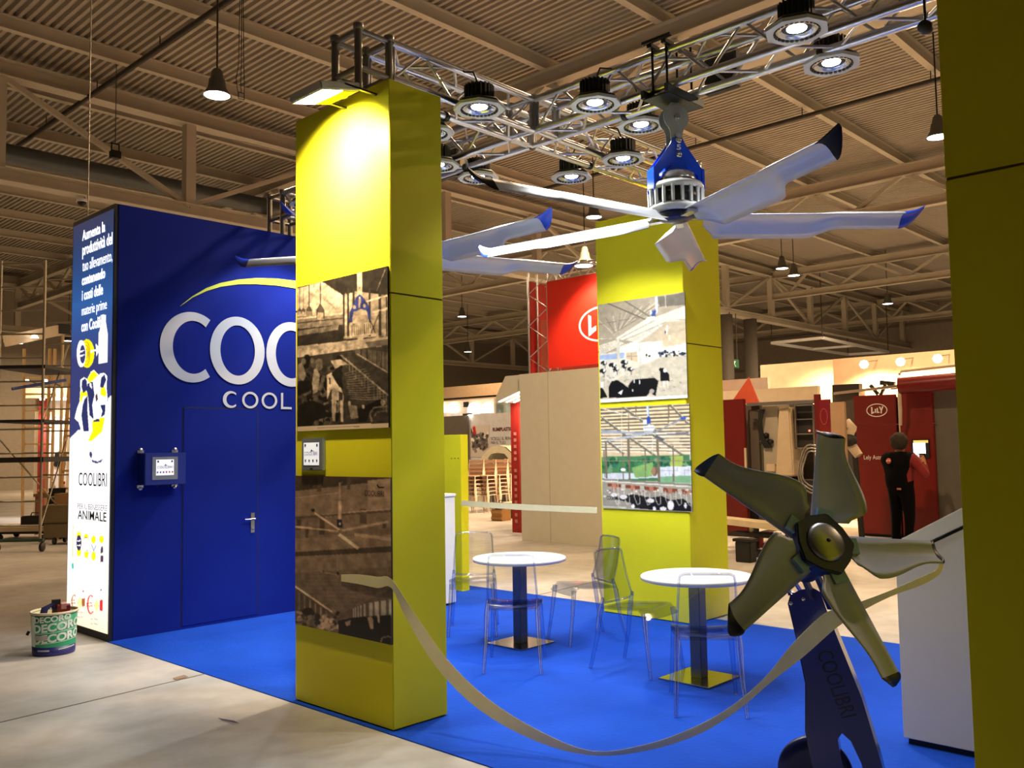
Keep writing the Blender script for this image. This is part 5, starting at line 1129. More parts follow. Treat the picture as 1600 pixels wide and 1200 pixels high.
# ---- between the nearest pillar and the beige wall
BX = 22.0
t = thing('white_lamp_fascia', 'white fascia with glowing dome lamps far behind the low yellow wall', 'fascia', (BX, 21, 2.5))
pbox('fascia_post', STEEL2, t, BX+.02, .06, 692, 694, 650, 700, z0=0.); pbox('fascia_post', STEEL2, t, BX+.02, .06, 768, 770, 650, 700, z0=0.); fa = pbox('fascia_panel', mat('fascia_white', '#d9d4ce', .7), t, BX, .1, 690, 772, 625, 650)
for px in (691, 711, 744, 765):
    p = pt(px, 640, BX); m_ = MB().lathe([(0, .25), (.06, .24), (.16, .17), (.22, .04), (.23, -.1), (0, -.12)], 20, (BX-.12, p.y, p.z)); m_.build('dome_lamp', mat('dome_lamp_glow', (1, .9, .8), emit=2.2, var=.02), t, world=True)
for px in (730, 757): pbox('black_gap', BLACK, t, BX-.02, .02, px-7, px+7, 646, 650)
pbox('goat_mark', DARK, t, BX-.01, .01, 724, 732, 628, 636)
lamp('fascia_light', 'AREA', pt(735, 645, BX-.5), 14, (1, .87, .72), .5, pt(735, 800, BX))
t = thing('greenish_glass_panel', 'greenish glass panel beside the dome lamps', 'glass panel', pt(784, 640, BX+.3))
pbox('panel_post', DARK, t, BX+.34, .06, 799, 801, 640, 700, z0=0.)
pbox('pane', mat('green_grey_glass', '#8fa09c', .15, spec=.6), t, BX+.3, .03, 771, 801, 622, 650); pbox('pane_frame', DARK, t, BX+.28, .03, 690, 801, 619, 622)
t = thing('poster_wall', 'grey white poster wall with cow picture behind the stacked chairs', 'poster wall', (BX-.5, 20, 0))
pbox('poster_panel', mat('poster_grey', '#b4b7bf', .7), t, BX-.6, .06, 731, 803, 646, 733, z0=0.)
pbox('dark_return', mat('return_dark', '#4a453f', .8), t, BX-.7, .06, 690, 731, 650, 730, z0=0.)
i5 = Ink(60, 50, ((730, 665), (765, 665), (765, 715), (730, 715)), g8(181, 175, 171))
i5.poly([(735, 680), (750, 678), (762, 682), (763, 700), (755, 706), (748, 700), (738, 704)], g8(90, 84, 84)).blobs(40, (735, 678, 763, 706), 2.2, [g8(30), g8(210), g8(120, 115, 112), g8(60)], 5).poly([(738, 668), (742, 666), (744, 678), (739, 680)], g8(170, 40, 44)).poly([(735, 668), (738, 676), (735, 680)], g8(40)).soft(1)
P_a = pt(731, 665, BX-.61); P_b = pt(765, 714, BX-.61)
i5.build('cow_print', PM, (BX-.61, P_a.y, P_a.z), (0, P_b.y-P_a.y, 0), (0, 0, P_b.z-P_a.z), t)
o_, u_, v_ = face_x(BX-.605)
def plet(body, px0, px1, py0, py1, m, par, xp, bold=.0):
    a, b = pt(px0, py1, xp), pt(px1, py0, xp); lettering(body, -a.y, -b.y, a.z, b.z, *face_x(xp), m, par, .003, bold)
plet('RUMIPLASTIC', 770, 800, 667, 674, mat('dark_red_letter', '#5a1c22'), t, BX-.605, .03)
plet('SCEGLI IL RINO', 767, 802, 682, 688, mat('grey_letter', '#5b5658'), t, BX-.605); plet('PER IL TUO', 767, 790, 689, 694, mat('grey_letter', '#5b5658'), t, BX-.605)
t = thing('tan_stand_wall', 'plain tan stand wall far behind the dome lamps', 'partition', (30, 28, 0))
pbox('wall_panel', mat('tan_wall', '#c0a688', .7), t, 30.0, .12, 680, 790, 602, 700, z0=0.)
# calf hutch
p = pt(778, 742, 19.5); gz = 0
t = thing('calf_hutch', 'cream arched plastic calf hutch behind the stacked chairs', 'hutch', (19.5, p.y, 0))
yc = p.y; w_ = 1.0; zt_h = pt(778, 696, 19.5).z
arch_o = [(-w_, 0), (-w_, .9), (-w_*.86, 1.2), (-w_*.6, zt_h-.25), (-w_*.3, zt_h-.05), (0, zt_h), (w_*.3, zt_h-.05), (w_*.6, zt_h-.25), (w_*.86, 1.2), (w_, .9), (w_, 0)]
q_ = zt_h-.22; arch_i = [(-.5, .0), (-.5, .7), (-.5, q_-.36), (-.43, q_-.16), (-.28, q_-.03), (0, q_), (.28, q_-.03), (.43, q_-.16), (.5, q_-.36), (.5, .7), (.5, 0)]
HC = mat('hutch_cream', '#d8d4bf', .5)
mb = MB(); O = Vector((19.5, yc, 0)); k_ = len(arch_o)
A = [O-Y*a+Z*b for a, b in arch_o]; B = [O-Y*a+Z*b for a, b in arch_i]
mb.add(A+B+[q+X*.06 for q in A]+[q+X*.06 for q in B], [(i, k_+i, k_+i+1, i+1) for i in range(k_-1)]+[(2*k_+i+1, 3*k_+i+1, 3*k_+i, 2*k_+i) for i in range(k_-1)]+[(k_+i, 3*k_+i, 3*k_+i+1, k_+i+1) for i in range(k_-1)])
mb.build('hutch_front', HC, t, world=True)
MB().sheet([[O-Y*a+Z*b+X*s for a, b in arch_o] for s in (.06, 1.6)], .04, False).build('hutch_shell', HC, t, world=True)
MB().box(21.0, 21.05, yc-.8, yc+.8, 0, 1.5).build('hutch_back', mat('hutch_inside_dark', '#2b2722'), t, world=True)  # shade inside the hutch put into the back panel's dark colour
for k, h_ in ((0, .6), (1, .95)): MB().bar((19.2, yc+1.6, h_), (19.2, yc-1.0, h_), .03).build('pen_rail', ALU, t, world=True)
for k in range(9): MB().bar((19.2, yc+1.6-k*.32, 0), (19.2, yc+1.6-k*.32, .97), .025).build('pen_post', ALU, t, world=True)
# stacks of folding chairs with pale frames
PALE = mat('pale_chair_frame', '#ead8c4', .5); SEATM = mat('pale_chair_seat', '#d0b096', .6)
def stack_chair():
    t = thing('stacking_chair', '', 'chair')
    MB().box(-.02, .4, -.22, .22, .43, .455).build('seat', SEATM, t, bevel=.008)
    for z0, z1 in ((.63, .69), (.77, .85)): MB().sheet([[(-.03-.05*(z-.6)/.25, -.21+.42*j/4, z) for j in range(5)] for z in (z0, z1)], .02, False).build('back_slat', SEATM, t)
    for s in (-.22, .22):
        MB().path([(.42, s*1.05, 0), (.36, s, .44), (-.02, s, .44), (-.09, s, .86)], .014, 6).build('leg', PALE, t); MB().path([(-.12, s*1.05, 0), (0, s, .44)], .014, 6).build('leg', PALE, t)
    return t
sc0 = None; chn = ['lowest', 'second', 'third', 'fourth', 'fifth', 'topmost']
for si, (px, py, xp, wh) in enumerate(((737, 799, 16.4, 'first stack by the low yellow wall'), (756, 796, 16.7, 'second stack from the low yellow wall'), (775, 790, 17.2, 'third stack from the low yellow wall'), (793, 785, 17.8, 'stack next to the red display panel'))):
    q = pt(px, py, xp)
    for k in range(6):
        if sc0 is None: sc0 = o = stack_chair()
        else: o = copy_tree(sc0)
        o.location = (xp+.2-k*.012, q.y, k*.1); o.rotation_euler = (0, 0, pi+.25)
        tag(o, 'pale folding chair, %s of the %s' % (chn[k], wh), 'chair', 'stacked pale chairs')
p = pt(776, 800, 14.8)
t = thing('wooden_crate', 'small tan wooden crate on the floor before the stacked chairs', 'crate', (14.9, p.y, 0))
MB().box(14.8, 15.1, p.y-.17, p.y+.17, 0, .26).build('crate_body', mat('crate_wood', '#a9793f', .7), t, world=True, bevel=.005)
for z in (.06, .2): MB().box(14.785, 14.8, p.y-.17, p.y+.17, z-.03, z+.03).build('slat', mat('crate_slat', '#b98a50', .7), t, world=True)
t = thing('black_bag', 'black bag lying on the wooden crate', 'bag', (14.95, p.y+.02, .26))
MB().lathe([(0, 0), (.12, 0), (.15, .05), (.12, .12), (.05, .15), (0, .15)], 14).build('bag_body', BLACK, t); MB().path([(-.06, 0, .13), (-.03, 0, .2), (.03, 0, .2), (.06, 0, .13)], .01, 6).build('strap', BLACK, t)
t = thing('low_stage', 'low dark stage with pale top beyond the crate', 'stage', (15.6, 14.0, 0))
pa = pt(782, 778, 15.6); pb_ = pt(806, 778, 15.6)
MB().box(15.6, 17, pb_.y-.2, pa.y, 0, .3).build('stage_body', mat('stage_dark', '#3a2c22'), t, world=True); MB().box(15.55, 17, pb_.y-.2, pa.y+.03, .3, .36).build('stage_top', mat('stage_pale', '#d9c3a4'), t, world=True)
# ---- right: red milking machines
MX = 13.0
GREYM = mat('machine_grey', '#8a857c', .45, metal=.2); CRM = mat('machine_cream', '#cbb596', .5); BLKM = mat('machine_dark', '#26221f', .6); STN = mat('machine_stainless', '#a9a39a', .3, metal=.8)
t = thing('open_red_machine', 'open red milking machine with grey cabinets and cables beyond the far pillar', 'machine', (MX, 7, 0))
pbox('side_door', REDD, t, MX-.1, .06, 1126, 1166, 624, 838, .01)
pbox('door_edge', mat('edge_cream', '#c9b79c'), t, MX-.12, .03, 1164, 1167, 700, 790)
pbox('rear_panel', mat('olive_grey_panel', '#57524a', .5), t, MX+.5, .06, 1160, 1272, 630, 842, .0, z0=.3)
pbox('curved_guard', mat('guard_grey', '#6c665c', .4, metal=.4), t, MX+.1, .35, 1168, 1192, 634, 780, .06)
pbox('control_cabinet', mat('cabinet_grey_beige', '#a49a8a', .5), t, MX-.05, .4, 1192, 1218, 632, 748, .015)
pbox('junction_box', CRM, t, MX-.1, .1, 1197, 1211, 725, 737, .01)
# cream flared cover
pp = [pt(px, py, MX) for px, py in ((1222, 640), (1239, 636), (1246, 744), (1217, 744))]
MB().prism([(-q.y, q.z) for q in pp], (MX-.12, 0, 0), -Y, Z, -.35).build('flared_cover', CRM, t, world=True, bevel=.02)
pbox('rack_frame', BLKM, t, MX+.05, .3, 1243, 1272, 632, 700)
for px in (1243, 1271): pbox('rack_post', STN, t, MX-.02, .05, px-1, px+1, 632, 702)
for py in (633, 655, 678, 700): pbox('rack_shelf', STN, t, MX-.02, .05, 1243, 1272, py-.8, py+.8)
MB().lathe([(0, 0), (.016, 0), (.016, .01), (0, .01)], 8, pt(1265, 673, MX), -X).build('red_indicator', mat('indicator_red', (1, .15, .1), emit=3.), t, world=True)
for k, (px, py) in enumerate(((1193, 683), (1199, 680), (1193, 690), (1200, 688), (1206, 690))): MB().lathe([(0, 0), (.035, 0), (.04, .05), (0, .07)], 10, pt(px, py, MX-.05), -X).build('valve', BLACK, t, world=True)
for k in range(4): MB().path([pt(1189+k*1.5, 640, MX-.1), pt(1185+k, 665, MX-.14), pt(1188+k*2, 685, MX-.1), pt(1196+k*3, 700, MX-.08)], .018, 6).build('hose', BLACK, t, world=True)
hw = pt(1272, 733, MX-.1)
for r in (.27, .235, .2): MB().path([hw+Vector((-.02*r*10+.04*sin(3*a), .82*r*cos(a), r*1.35*sin(a))) for a in np.linspace(0, 2*pi, 25)], .014, 6, False).build('coiled_hose', STN, t, world=True)
pbox('red_front_panel', REDD, t, MX-.25, .05, 1273, 1282, 616, 700); pbox('mirror_door', mat('mirror_red', '#7c1c16', .2, coat=.4), t, MX-.3, .04, 1281, 1298, 624, 720); pbox('tan_door', TAN, t, MX-.3, .05, 1298, 1322, 628, 736, .01)
o_ = pt(1287, 640, MX-.305); MB().ring(ell(-o_.y, o_.z-.1, .055, .12, 24), ell(-o_.y, o_.z-.1, .048, .11, 24), *face_x(MX-.305), .002).build('oval_mark', mat('dull_red_mark', '#b4584c'), t, world=True)
pbox('top_rail', STN, t, MX-.2, .1, 1166, 1275, 627, 632); pbox('lower_frame', BLKM, t, MX-.05, .4, 1165, 1290, 750, 800, 0., None, None)
for px, py in ((1176, 800), (1230, 800), (1262, 800)): pbox('support_leg', BLKM, t, MX+.1, .12, px-4, px+4, py-20, py+50, z0=0.)
t = thing('pale_plank', 'pale plank on a dark stand in front of the open red machine', 'plank', (12.2, 6.8, .3))
a, b = on(1126, 812, 'x', 12.4), on(1232, 824, 'x', 12.0)
MB().bar(a, b, .3, .09).build('plank', mat('pale_plank', '#d8c6a2', .6), t, world=True)
pl = a*.55+b*.45; MB().bar((pl.x+.05, pl.y, pl.z-.05), (pl.x+.05, pl.y, .2), .05).build('trestle_post', STN, t, world=True); MB().box(pl.x-.1, pl.x+.2, pl.y-.4, pl.y+.3, .3, .36).build('trestle_shelf', BLKM, t, world=True); MB().box(pl.x-.02, pl.x+.14, pl.y-.12, pl.y+.2, .0, .1).build('trestle_base', BLKM, t, world=True)
q = on(1166, 878, 'z', 0)
t = thing('black_plastic_bin', 'small black plastic bin on the floor under the pale plank', 'bin', (q.x, q.y, 0))
MB().box(-.09, .09, -.12, .12, 0, .29).build('bin_body', BLACK, t, bevel=.01); MB().box(-.11, .11, -.15, .15, .29, .33).build('bin_rim', BLACK, t, bevel=.006)
t = thing('red_floor_frame', 'low red steel frame lying beside the black bin', 'frame', (12.3, 6.3, 0))
pa, pb_ = on(1190, 858, 'z', 0), on(1240, 842, 'z', 0)
MB().bar(pa+Z*.06, pb_+Z*.06, .08).bar(pa+Z*.25, pb_+Z*.25, .05).bar(pa+Z*.06, pa+Z*.25, .05).bar(pb_+Z*.06, pb_+Z*.25, .05).build('steel_frame', REDD, t, world=True)
t = thing('red_pyramid', 'red triangular pyramid sign on top of the open machine', 'sign', (MX, 7.3, 2))
a, b, c_ = pt(1143, 628, MX), pt(1187, 632, MX), pt(1163, 588, MX)
MB().add([a, b, (a+b)/2+X*.5, c_+X*.15], [(0, 1, 3), (1, 2, 3), (2, 0, 3), (0, 2, 1)]).build('pyramid', mat('orange_red_cloth', '#c2451f', .6), t, world=True)
t = thing('white_light_beam', 'long white fascia lit from above over the open machine', 'fascia', (15.5, 8, 2))
pbox('fascia_board', CREAM, t, 15.5, .1, 1130, 1278, 607, 631); pbox('lit_window_panel', mat('white_partition', '#e9dfd2'), t, 17.5, .1, 1126, 1200, 592, 628)
# second machine, closed
RX = 16.0
t = thing('closed_red_machine', 'tall closed red milking machine with white oval logo and touch screen', 'machine', (RX, 6, 0))
pbox('left_door', mat('machine_red_front', '#6e150d', .35, var=.05), t, RX, .08, 1338, 1404, 617, 850, .01, z0=.05); pbox('right_door', mat('machine_red_front', '#a01a10'), t, RX, .08, 1407, 1462, 612, 850, .01, z0=.05)
pbox('cabinet_core', BLKM, t, RX+.09, 1.0, 1340, 1464, 620, 850, z0=0.); pbox('door_strip', mat('edge_cream', '#c9b79c'), t, RX-.01, .05, 1404, 1406, 616, 690)
pbox('horizontal_seam', mat('seam_dark_red', '#6a0f0a'), t, RX-.004, .01, 1339, 1462, 662, 664)
pbox('grey_end', mat('end_grey', '#5a544c', .5), t, RX+.05, .8, 1463, 1520, 608, 850, .01, z0=0.)
cc = pt(1370, 641, RX-.005); fr = face_x(RX-.005)
MB().ring(ell(-cc.y, cc.z, .185, .118, 40), ell(-cc.y, cc.z, .17, .103, 40), *fr, .003).build('oval_logo', OW, t, world=True)
lm = MB(); a_, b_ = -cc.y, cc.z
for pg in ([(-.1, .065), (-.075, .055), (-.075, -.03), (-.045, -.02), (-.045, -.045), (-.1, -.068)], [(-.035, .025), (-.012, .025), (-.012, -.045), (-.035, -.045)], [(.0, .04), (.022, .04), (.022, -.028), (.045, -.028), (.045, -.05), (.0, -.05)], [(.04, .06), (.066, .06), (.08, .015), (.095, .065), (.12, .065), (.09, -.01), (.085, -.06), (.062, -.055), (.07, -.01)]):
    lm.prism([(a_+x, b_+y) for x, y in pg], *fr, .003)
lm.build('logo_letter', OW, t, world=True)
plet('Lely Astr', 1350, 1377, 711, 720, OW, t, RX-.006)
pbox('screen_bezel', BLACK, t, RX-.03, .03, 1424, 1452, 686, 716, .004); pbox('touch_display', mat('machine_screen_glow', (.75, .85, 1), emit=3.2, var=.1), t, RX-.034, .006, 1427, 1446, 692, 711); pbox('screen_header', mat('screen_header_orange', (1, .6, .15), emit=.8), t, RX-.034, .006, 1427, 1450, 688, 692)
t = thing('red_roller', 'horizontal dark red roller over the closed red machine', 'roller', (RX-.4, 5.5, 2.4))
a, b = pt(1406, 603, RX-.3), pt(1500, 595, RX-.3)
MB().tube(a, b, .14, 20).build('roller_drum', mat('roller_red', '#6e1310', .3), t, world=True); MB().path([pt(1408, 600, RX-.35), pt(1404, 590, RX-.35), pt(1407, 640, RX-.3), pt(1407, 664, RX-.2)], .03, 8).build('roller_arm', mat('edge_cream', '#c9b79c'), t, world=True)
MB().bar(b+X*.0, Vector((b.x, b.y, 0)), .06).build('roller_post', STEEL2, t, world=True); MB().path([a+Z*.2, a+Z*.26+X*.1, b+Z*.26], .025, 6).build('rail', mat('edge_cream', '#c9b79c'), t, world=True)
t = thing('machine_arm', 'pale jointed arm between the open and the closed red machines', 'machine arm', pt(1326, 690, 14.5))
MB().path([pt(1322, 660, 14.5), pt(1332, 668, 14.5), pt(1326, 690, 14.5), pt(1342, 712, 14.5)], [.08, .07, .09, .07], 10).build('arm_tube', CRM, t, world=True); MB().tube(pt(1332, 668, 14.5), pt(1332, 668, 14.5)*1-Z*pt(1332, 668, 14.5).z+X*.2, .05, 8).build('arm_post', BLKM, t, world=True); MB().lathe([(0, -.06), (.1, -.06), (.1, .06), (0, .06)], 14, pt(1328, 688, 14.45), X).build('arm_joint', BLKM, t, world=True)
t = thing('overhead_machinery', 'dark overhead machine parts and tubes over the closed red machine', 'machinery', (17.2, 7, 2.4))
for k, (p0, p1, w_) in enumerate((((1303, 615), (1405, 603), .05), ((1303, 608), (1345, 606), .16), ((1360, 602), (1372, 616), .06), ((1384, 600), (1376, 618), .05), ((1392, 606), (1440, 600), .07), ((1412, 612), (1425, 600), .05), ((1376, 598), (1398, 600), .09))):
    MB().bar(pt(*p0, 17.0+.1*k), pt(*p1, 17.0+.1*k), w_).build('machine_tube', STN if k == 0 else BLKM, t, world=True)
pbox('grey_block', mat('block_grey_brown', '#4d453e'), t, 17.2, .3, 1303, 1345, 612, 760, z0=.6)
# walls behind with warm spots
t = thing('cream_stand_wall', 'plain cream stand wall glowing behind the open red machine', 'partition', (20.5, 9.5, 0))
pbox('wall_panel', CREAM, t, 20.5, .12, 1190, 1304, 566, 700, z0=0.)
t = thing('cream_spotlit_wall', 'taller cream stand wall under three warm globe spots', 'partition', (19, 7, 0))
pbox('wall_panel', mat('cream_panel_warm', '#e2c4a0', .7), t, 19.0, .12, 1304, 1530, 552, 700, z0=0.)
GLB = mat('globe_spot_glow', (1, .78, .5), emit=16., var=0)
for k, (px, py) in enumerate(((1350, 569), (1407, 565), (1465, 560))):
    p = pt(px, py, 18.3)
    q = thing('globe_spot', 'glowing globe spot on the cream wall, %s from the far yellow pillar' % ord_[k], 'spotlight', p, group='globe spots on the cream wall')
    MB().lathe([(0, -.09), (.06, -.07), (.09, 0), (.06, .06), (0, .08)], 16).build('globe', GLB, q); MB().bar((0, 0, .04), (.72, 0, .12), .025).build('arm', STN, q)
    lamp('globe_light', 'SPOT', p+X*.0-Z*.12, 420, (1, .68, .38), .08, Vector((19.0, p.y, p.z-1.2)), 125, .6)
lamp('cream_wall_light', 'SPOT', pt(1272, 575, 19.4), 420, (1, .7, .34), .1, pt(1296, 660, 20.5), 110, .8)
# exit sign
p = on(1147, 568, 'y', 18.2)
t = thing('exit_sign', 'small green exit sign between the pair of round columns', 'sign', p)
for s in (-.25, .25): MB().tube((s, 0, .15), (s, 0, 6.9-p.z), .02, 5).build('hang_rod', STEEL2, t)
MB().box(-.34, .34, -.03, .03, -.17, .17).build('sign_box', mat('exit_green', '#2f6a4a', .5, emit=.12), t, bevel=.01); MB().prism([(-.12, .1), (.1, .1), (.0, -.02), (.12, -.12), (.05, -.12), (-.03, -.03), (-.1, -.1), (-.16, -.08), (-.06, .03)], (0, -.031, 0), X, Z, -.004).build('running_mark', mat('exit_pale', '#bfe0c8', .5, emit=.2), t)
t = thing('hanging_white_frame', 'white rectangular light frame hung under the girder at the end wall', 'frame', (40, 18.6, 6))
f4 = [on(1206, 536, 'z', 6.2), on(1325, 554, 'z', 6.2), on(1388, 550, 'z', 6.2), on(1285, 528, 'z', 6.2)]
for k in range(4): MB().bar(f4[k], f4[(k+1) % 4], .12).build('frame_bar', WHITE, t, world=True)
MB().bar((f4[0]+f4[1])/2, (f4[2]+f4[3])/2, .1).build('frame_bar', WHITE, t, world=True)
for q in f4: MB().tube(q, (q.x, q.y, DZ-.1), .02, 5).build('hang_rod', STEEL2, t, world=True)
# ---- left: scaffold tower and the stand behind it
SCF = mat('scaffold_galvanised', '#9a9280', .4, metal=.6); WOOD = mat('raw_timber', '#c59a5c', .7)
s0 = on(62, 862, 'z', 0); d0 = (s0-CAMP); d0.z = 0; dist = d0.dot(_F)
def sp(px, py, dd_=0.): return at(px, py, (s0-CAMP).dot(_F)+dd_)
t = thing('scaffold_tower', 'rolling aluminium scaffold tower at the edge of the picture', 'scaffold', (s0.x, s0.y, 0))
lat = Vector((_R.x, _R.y, 0)).normalized(); dep = Vector((_F.x, _F.y, 0)).normalized(); B0 = Vector((s0.x, s0.y, 0))
HT = on(55, 405, 'y', s0.y).z
for a in (0, -.78):
    for b in (0, 1.5): MB().tube(B0+lat*a+dep*b+Z*.16, B0+lat*a+dep*b+Z*HT, .025, 8).build('upright', SCF, t, world=True)
z = .45
while z < HT:
    for b in (0, 1.5): MB().tube(B0+dep*b+Z*z, B0-lat*.78+dep*b+Z*z, .017, 6).build('rung', SCF, t, world=True)
    z += .42
for z, h_ in ((1.55, .09), (2.25, .05), (3.2, .06)): MB().box(-.8, .04, -.02, 1.4, 0, h_).move(Matrix(((lat.x, dep.x, 0, B0.x), (lat.y, dep.y, 0, B0.y), (0, 0, 1, z), (0, 0, 0, 1)))).build('platform', mat('platform_black', '#1d1c1e', .6), t, world=True)
for a, b, z0, z1 in ((0, 0, .4, 2.0), (-.78, 0, 2.0, .5), (0, 0, 2.2, 3.8)): MB().tube(B0+lat*a+dep*.0+Z*z0, B0+lat*(a-.3 if a == 0 else a+.5)+dep*1.5+Z*z1, .014, 6).build('diagonal', SCF, t, world=True)
MB().tube(B0-lat*.6+dep*.1+Z*2.85, B0+lat*.0+dep*.8+Z*3.05, .03, 6).build('blue_brace', mat('brace_blue', '#3f4f9a'), t, world=True)
MB().bar(B0-lat*.8+Z*.2, B0+lat*.06+Z*.2, .05, .05).build('base_beam', mat('base_green', '#2c4a38', .5), t, world=True)
for a in (0, -.78):
    for b in (0, 1.5):
        q = B0+lat*(a+.04)+dep*b; MB().lathe([(0, -.025), (.07, -.025), (.08, -.015), (.08, .015), (.07, .025), (0, .025)], 18, q+Z*.081, lat).build('caster', BLACK, t, world=True)
t = thing('timber_ladder', 'orange brown timber ladder leaning behind the scaffold', 'ladder', B0+dep*2.2-lat*.65)
for s in (-.16, .16): MB().bar((lat*s), (lat*s*.6+dep*.3+Z*3.4), .07, .05).build('rail', WOOD, t)
for k in range(9): MB().bar(lat*-.15*(1-k*.04)+dep*.03*k+Z*(.3+k*.35), lat*.15*(1-k*.04)+dep*.03*k+Z*(.3+k*.35), .04).build('rung', WOOD, t)
# thin second ladder and lamp mast
m0 = on(95, 800, 'z', 0); D2 = 22.0
def lp(px, py, d_): return at(px, py, d_)
t = thing('lamp_mast', 'slim pale mast with black head holding a long white boom', 'mast', (lp(93, 800, D2).x, lp(93, 800, D2).y, 0))
g = Vector(t.location); top = lp(96, 512, D2)
MB().tube(g+Z*.0, Vector((g.x, g.y, top.z)), .035, 8).build('mast_pole', mat('mast_cream', '#cdb488', .5), t, world=True)
MB().box(-.13, .13, -.13, .13, -.12, .12).build('mast_head', BLACK, t, loc=(0, 0, top.z)); MB().bar(Vector((g.x, g.y, top.z)), lp(8, 533, D2-1), .12, .26).build('boom', mat('boom_white', '#d8c8ac', .5), t, world=True)
MB().box(-.3, .3, -.3, .3, 0, .05).build('mast_base', BLACK, t)
for k, (px, py) in enumerate(((12, 534), (29, 537), (54, 528))):
    q = lp(px, py, D2-.6); MB().lathe([(0, .08), (.06, .06), (.09, 0), (0, 0)], 12, q).build('boom_lamp', mat('boom_lamp_glow', (1, .85, .7), emit=6.), t, world=True)
t = thing('pale_trestle_ladder', 'tall pale trestle ladder behind the scaffold in front of the cow wall', 'ladder', (lp(80, 800, 20).x, lp(80, 800, 20).y, 0))
g = Vector(t.location)
for px0, px1 in ((36, 38), (80, 86), (72, 78)):
    a, b = lp(px0, 770, 20), lp(px1, 545, 20); a.z = 0
    MB().bar(a, b, .05).build('rail', mat('trestle_pale', '#c9a873', .6), t, world=True)
for k in range(7):
    a, b = lp(37, 590+k*26, 20), lp(82, 590+k*26, 20); MB().bar(a, b, .035).build('rung', mat('trestle_pale', '#c9a873'), t, world=True)
# cow poster stand
CX = 24.0
def cp_(px, py): return at(px, py, CX)
p00 = cp_(46, 780); dirp = lat; wdt = (cp_(118, 700)-cp_(38, 700)).length
t = thing('cow_poster_stand', 'cream framed stand wall with red post and black cow poster behind the scaffold', 'stand', (p00.x, p00.y, 0))
def fl2(name, m, px0, px1, py0, py1, d0=0., th=.08, z0=None):
    a, b = cp_(px0, (py0+py1)/2), cp_(px1, (py0+py1)/2); z1 = cp_((px0+px1)/2, py0).z; zz = cp_((px0+px1)/2, py1).z if z0 is None else z0
    o = Vector((a.x, a.y, 0))+dep*d0; w_ = (Vector((b.x, b.y, 0))-Vector((a.x, a.y, 0))).length
    return MB().prism([(0, zz), (w_, zz), (w_, z1), (0, z1)], o, lat, Z, -th).build(name, m, t, world=True)
fl2('frame_wall', mat('stand_frame_cream', '#d8c3a0', .6), 38, 122, 606, 780, .5, .08, 0.)
fl2('header', mat('stand_frame_cream', '#d8c3a0'), 38, 122, 606, 622, -.1, .5)
fl2('red_post', mat('post_red', '#8a1c17', .6), 56, 64, 622, 780, .1, .2, 0.)
fl2('poster_panel', mat('poster_white', '#d8d0c6', .6), 64, 108, 624, 780, .35, .05, 0.)
fl2('side_frame', mat('stand_frame_cream', '#d8c3a0'), 107, 113, 612, 790, -.1, .2, 0.)
for pg in ([(98, 640), (102, 636), (106, 642), (107, 700), (103, 690), (99, 676), (101, 660)], [(76, 708), (86, 704), (95, 706), (97, 712), (90, 722), (84, 718), (80, 730), (75, 728)], [(99, 706), (104, 702), (106, 730), (101, 722)], [(88, 724), (94, 722), (92, 732)]):
    q = [cp_(x, y) for x, y in pg]; O = Vector((cp_(64, 700).x, cp_(64, 700).y, 0))+dep*.34
    MB().prism([((v_-O).dot(lat), v_.z) for v_ in q], O, lat, Z, .01).build('cow_print', BLACK, t, world=True)
for bd, x0, x1, y0, y1 in (('FUTURE', 72, 96, 682, 688), ('THE', 73, 84, 650, 660)):
    a, b = cp_(x0, y1), cp_(x1, y0); O = Vector((cp_(64, 700).x, cp_(64, 700).y, 0))+dep*.33
    lettering(bd, (a-O).dot(lat), (b-O).dot(lat), a.z, b.z, O, lat, Z, mat('poster_letter', '#6f6a78'), t, .003)
for px in (66, 78, 90, 101):
    q = cp_(px, 624); MB().lathe([(0, -.02), (.06, -.02), (.06, .04), (0, .04)], 12, q-dep*.0).build('downlight', mat('downlight_glow', (1, .93, .88), emit=8.), t, world=True)
for px in (74, 96):
    q = cp_(px, 626); lamp('downlight_beam', 'SPOT', q-Z*.05, 170, (1, .9, .84), .05, q+dep*.3-Z*2, 90, .5)
for px in (70, 98):  # two arm lamps added only to brighten the header
    q = cp_(px, 600)-dep*.9; MB().lathe([(0, .06), (.05, .05), (.07, 0), (0, 0)], 12, q).build('arm_lamp', mat('downlight_glow', (1, .93, .88)), t, world=True); MB().bar(q+Z*.05, cp_(px, 606)+dep*.1, .03).build('lamp_arm', BLACK, t, world=True)
    lamp('header_light', 'SPOT', q-Z*.02, 80, (1, .86, .66), .06, cp_(px, 660)+dep*.4, 120, .7)
# bench with bits, carton boxes on a dolly, tool bags, bucket
DB_ = (s0-CAMP).dot(_F)
def gp(px, py, d_): q = at(px, py, d_); return q
b0 = gp(52, 772, 19.0); b1 = gp(112, 772, 19.0); bl = (Vector((b1.x, b1.y, 0))-Vector((b0.x, b0.y, 0))).length
t = thing('work_bench', 'wooden work bench before the cow poster stand', 'bench', (b0.x, b0.y, 0))
MB().prism([(0, b0.z-.06), (bl, b0.z-.06), (bl, b0.z), (0, b0.z)], (b0.x, b0.y, 0), lat, Z, -.6).build('bench_top', mat('bench_brown', '#7a5a3a', .6), t, world=True)
for a in (.05, bl-.05):
    for b in (.05, .55): MB().bar(Vector((b0.x, b0.y, 0))+lat*a+dep*b, Vector((b0.x, b0.y, b0.z-.06))+lat*a+dep*b, .05).build('leg', mat('bench_brown', '#7a5a3a'), t, world=True)
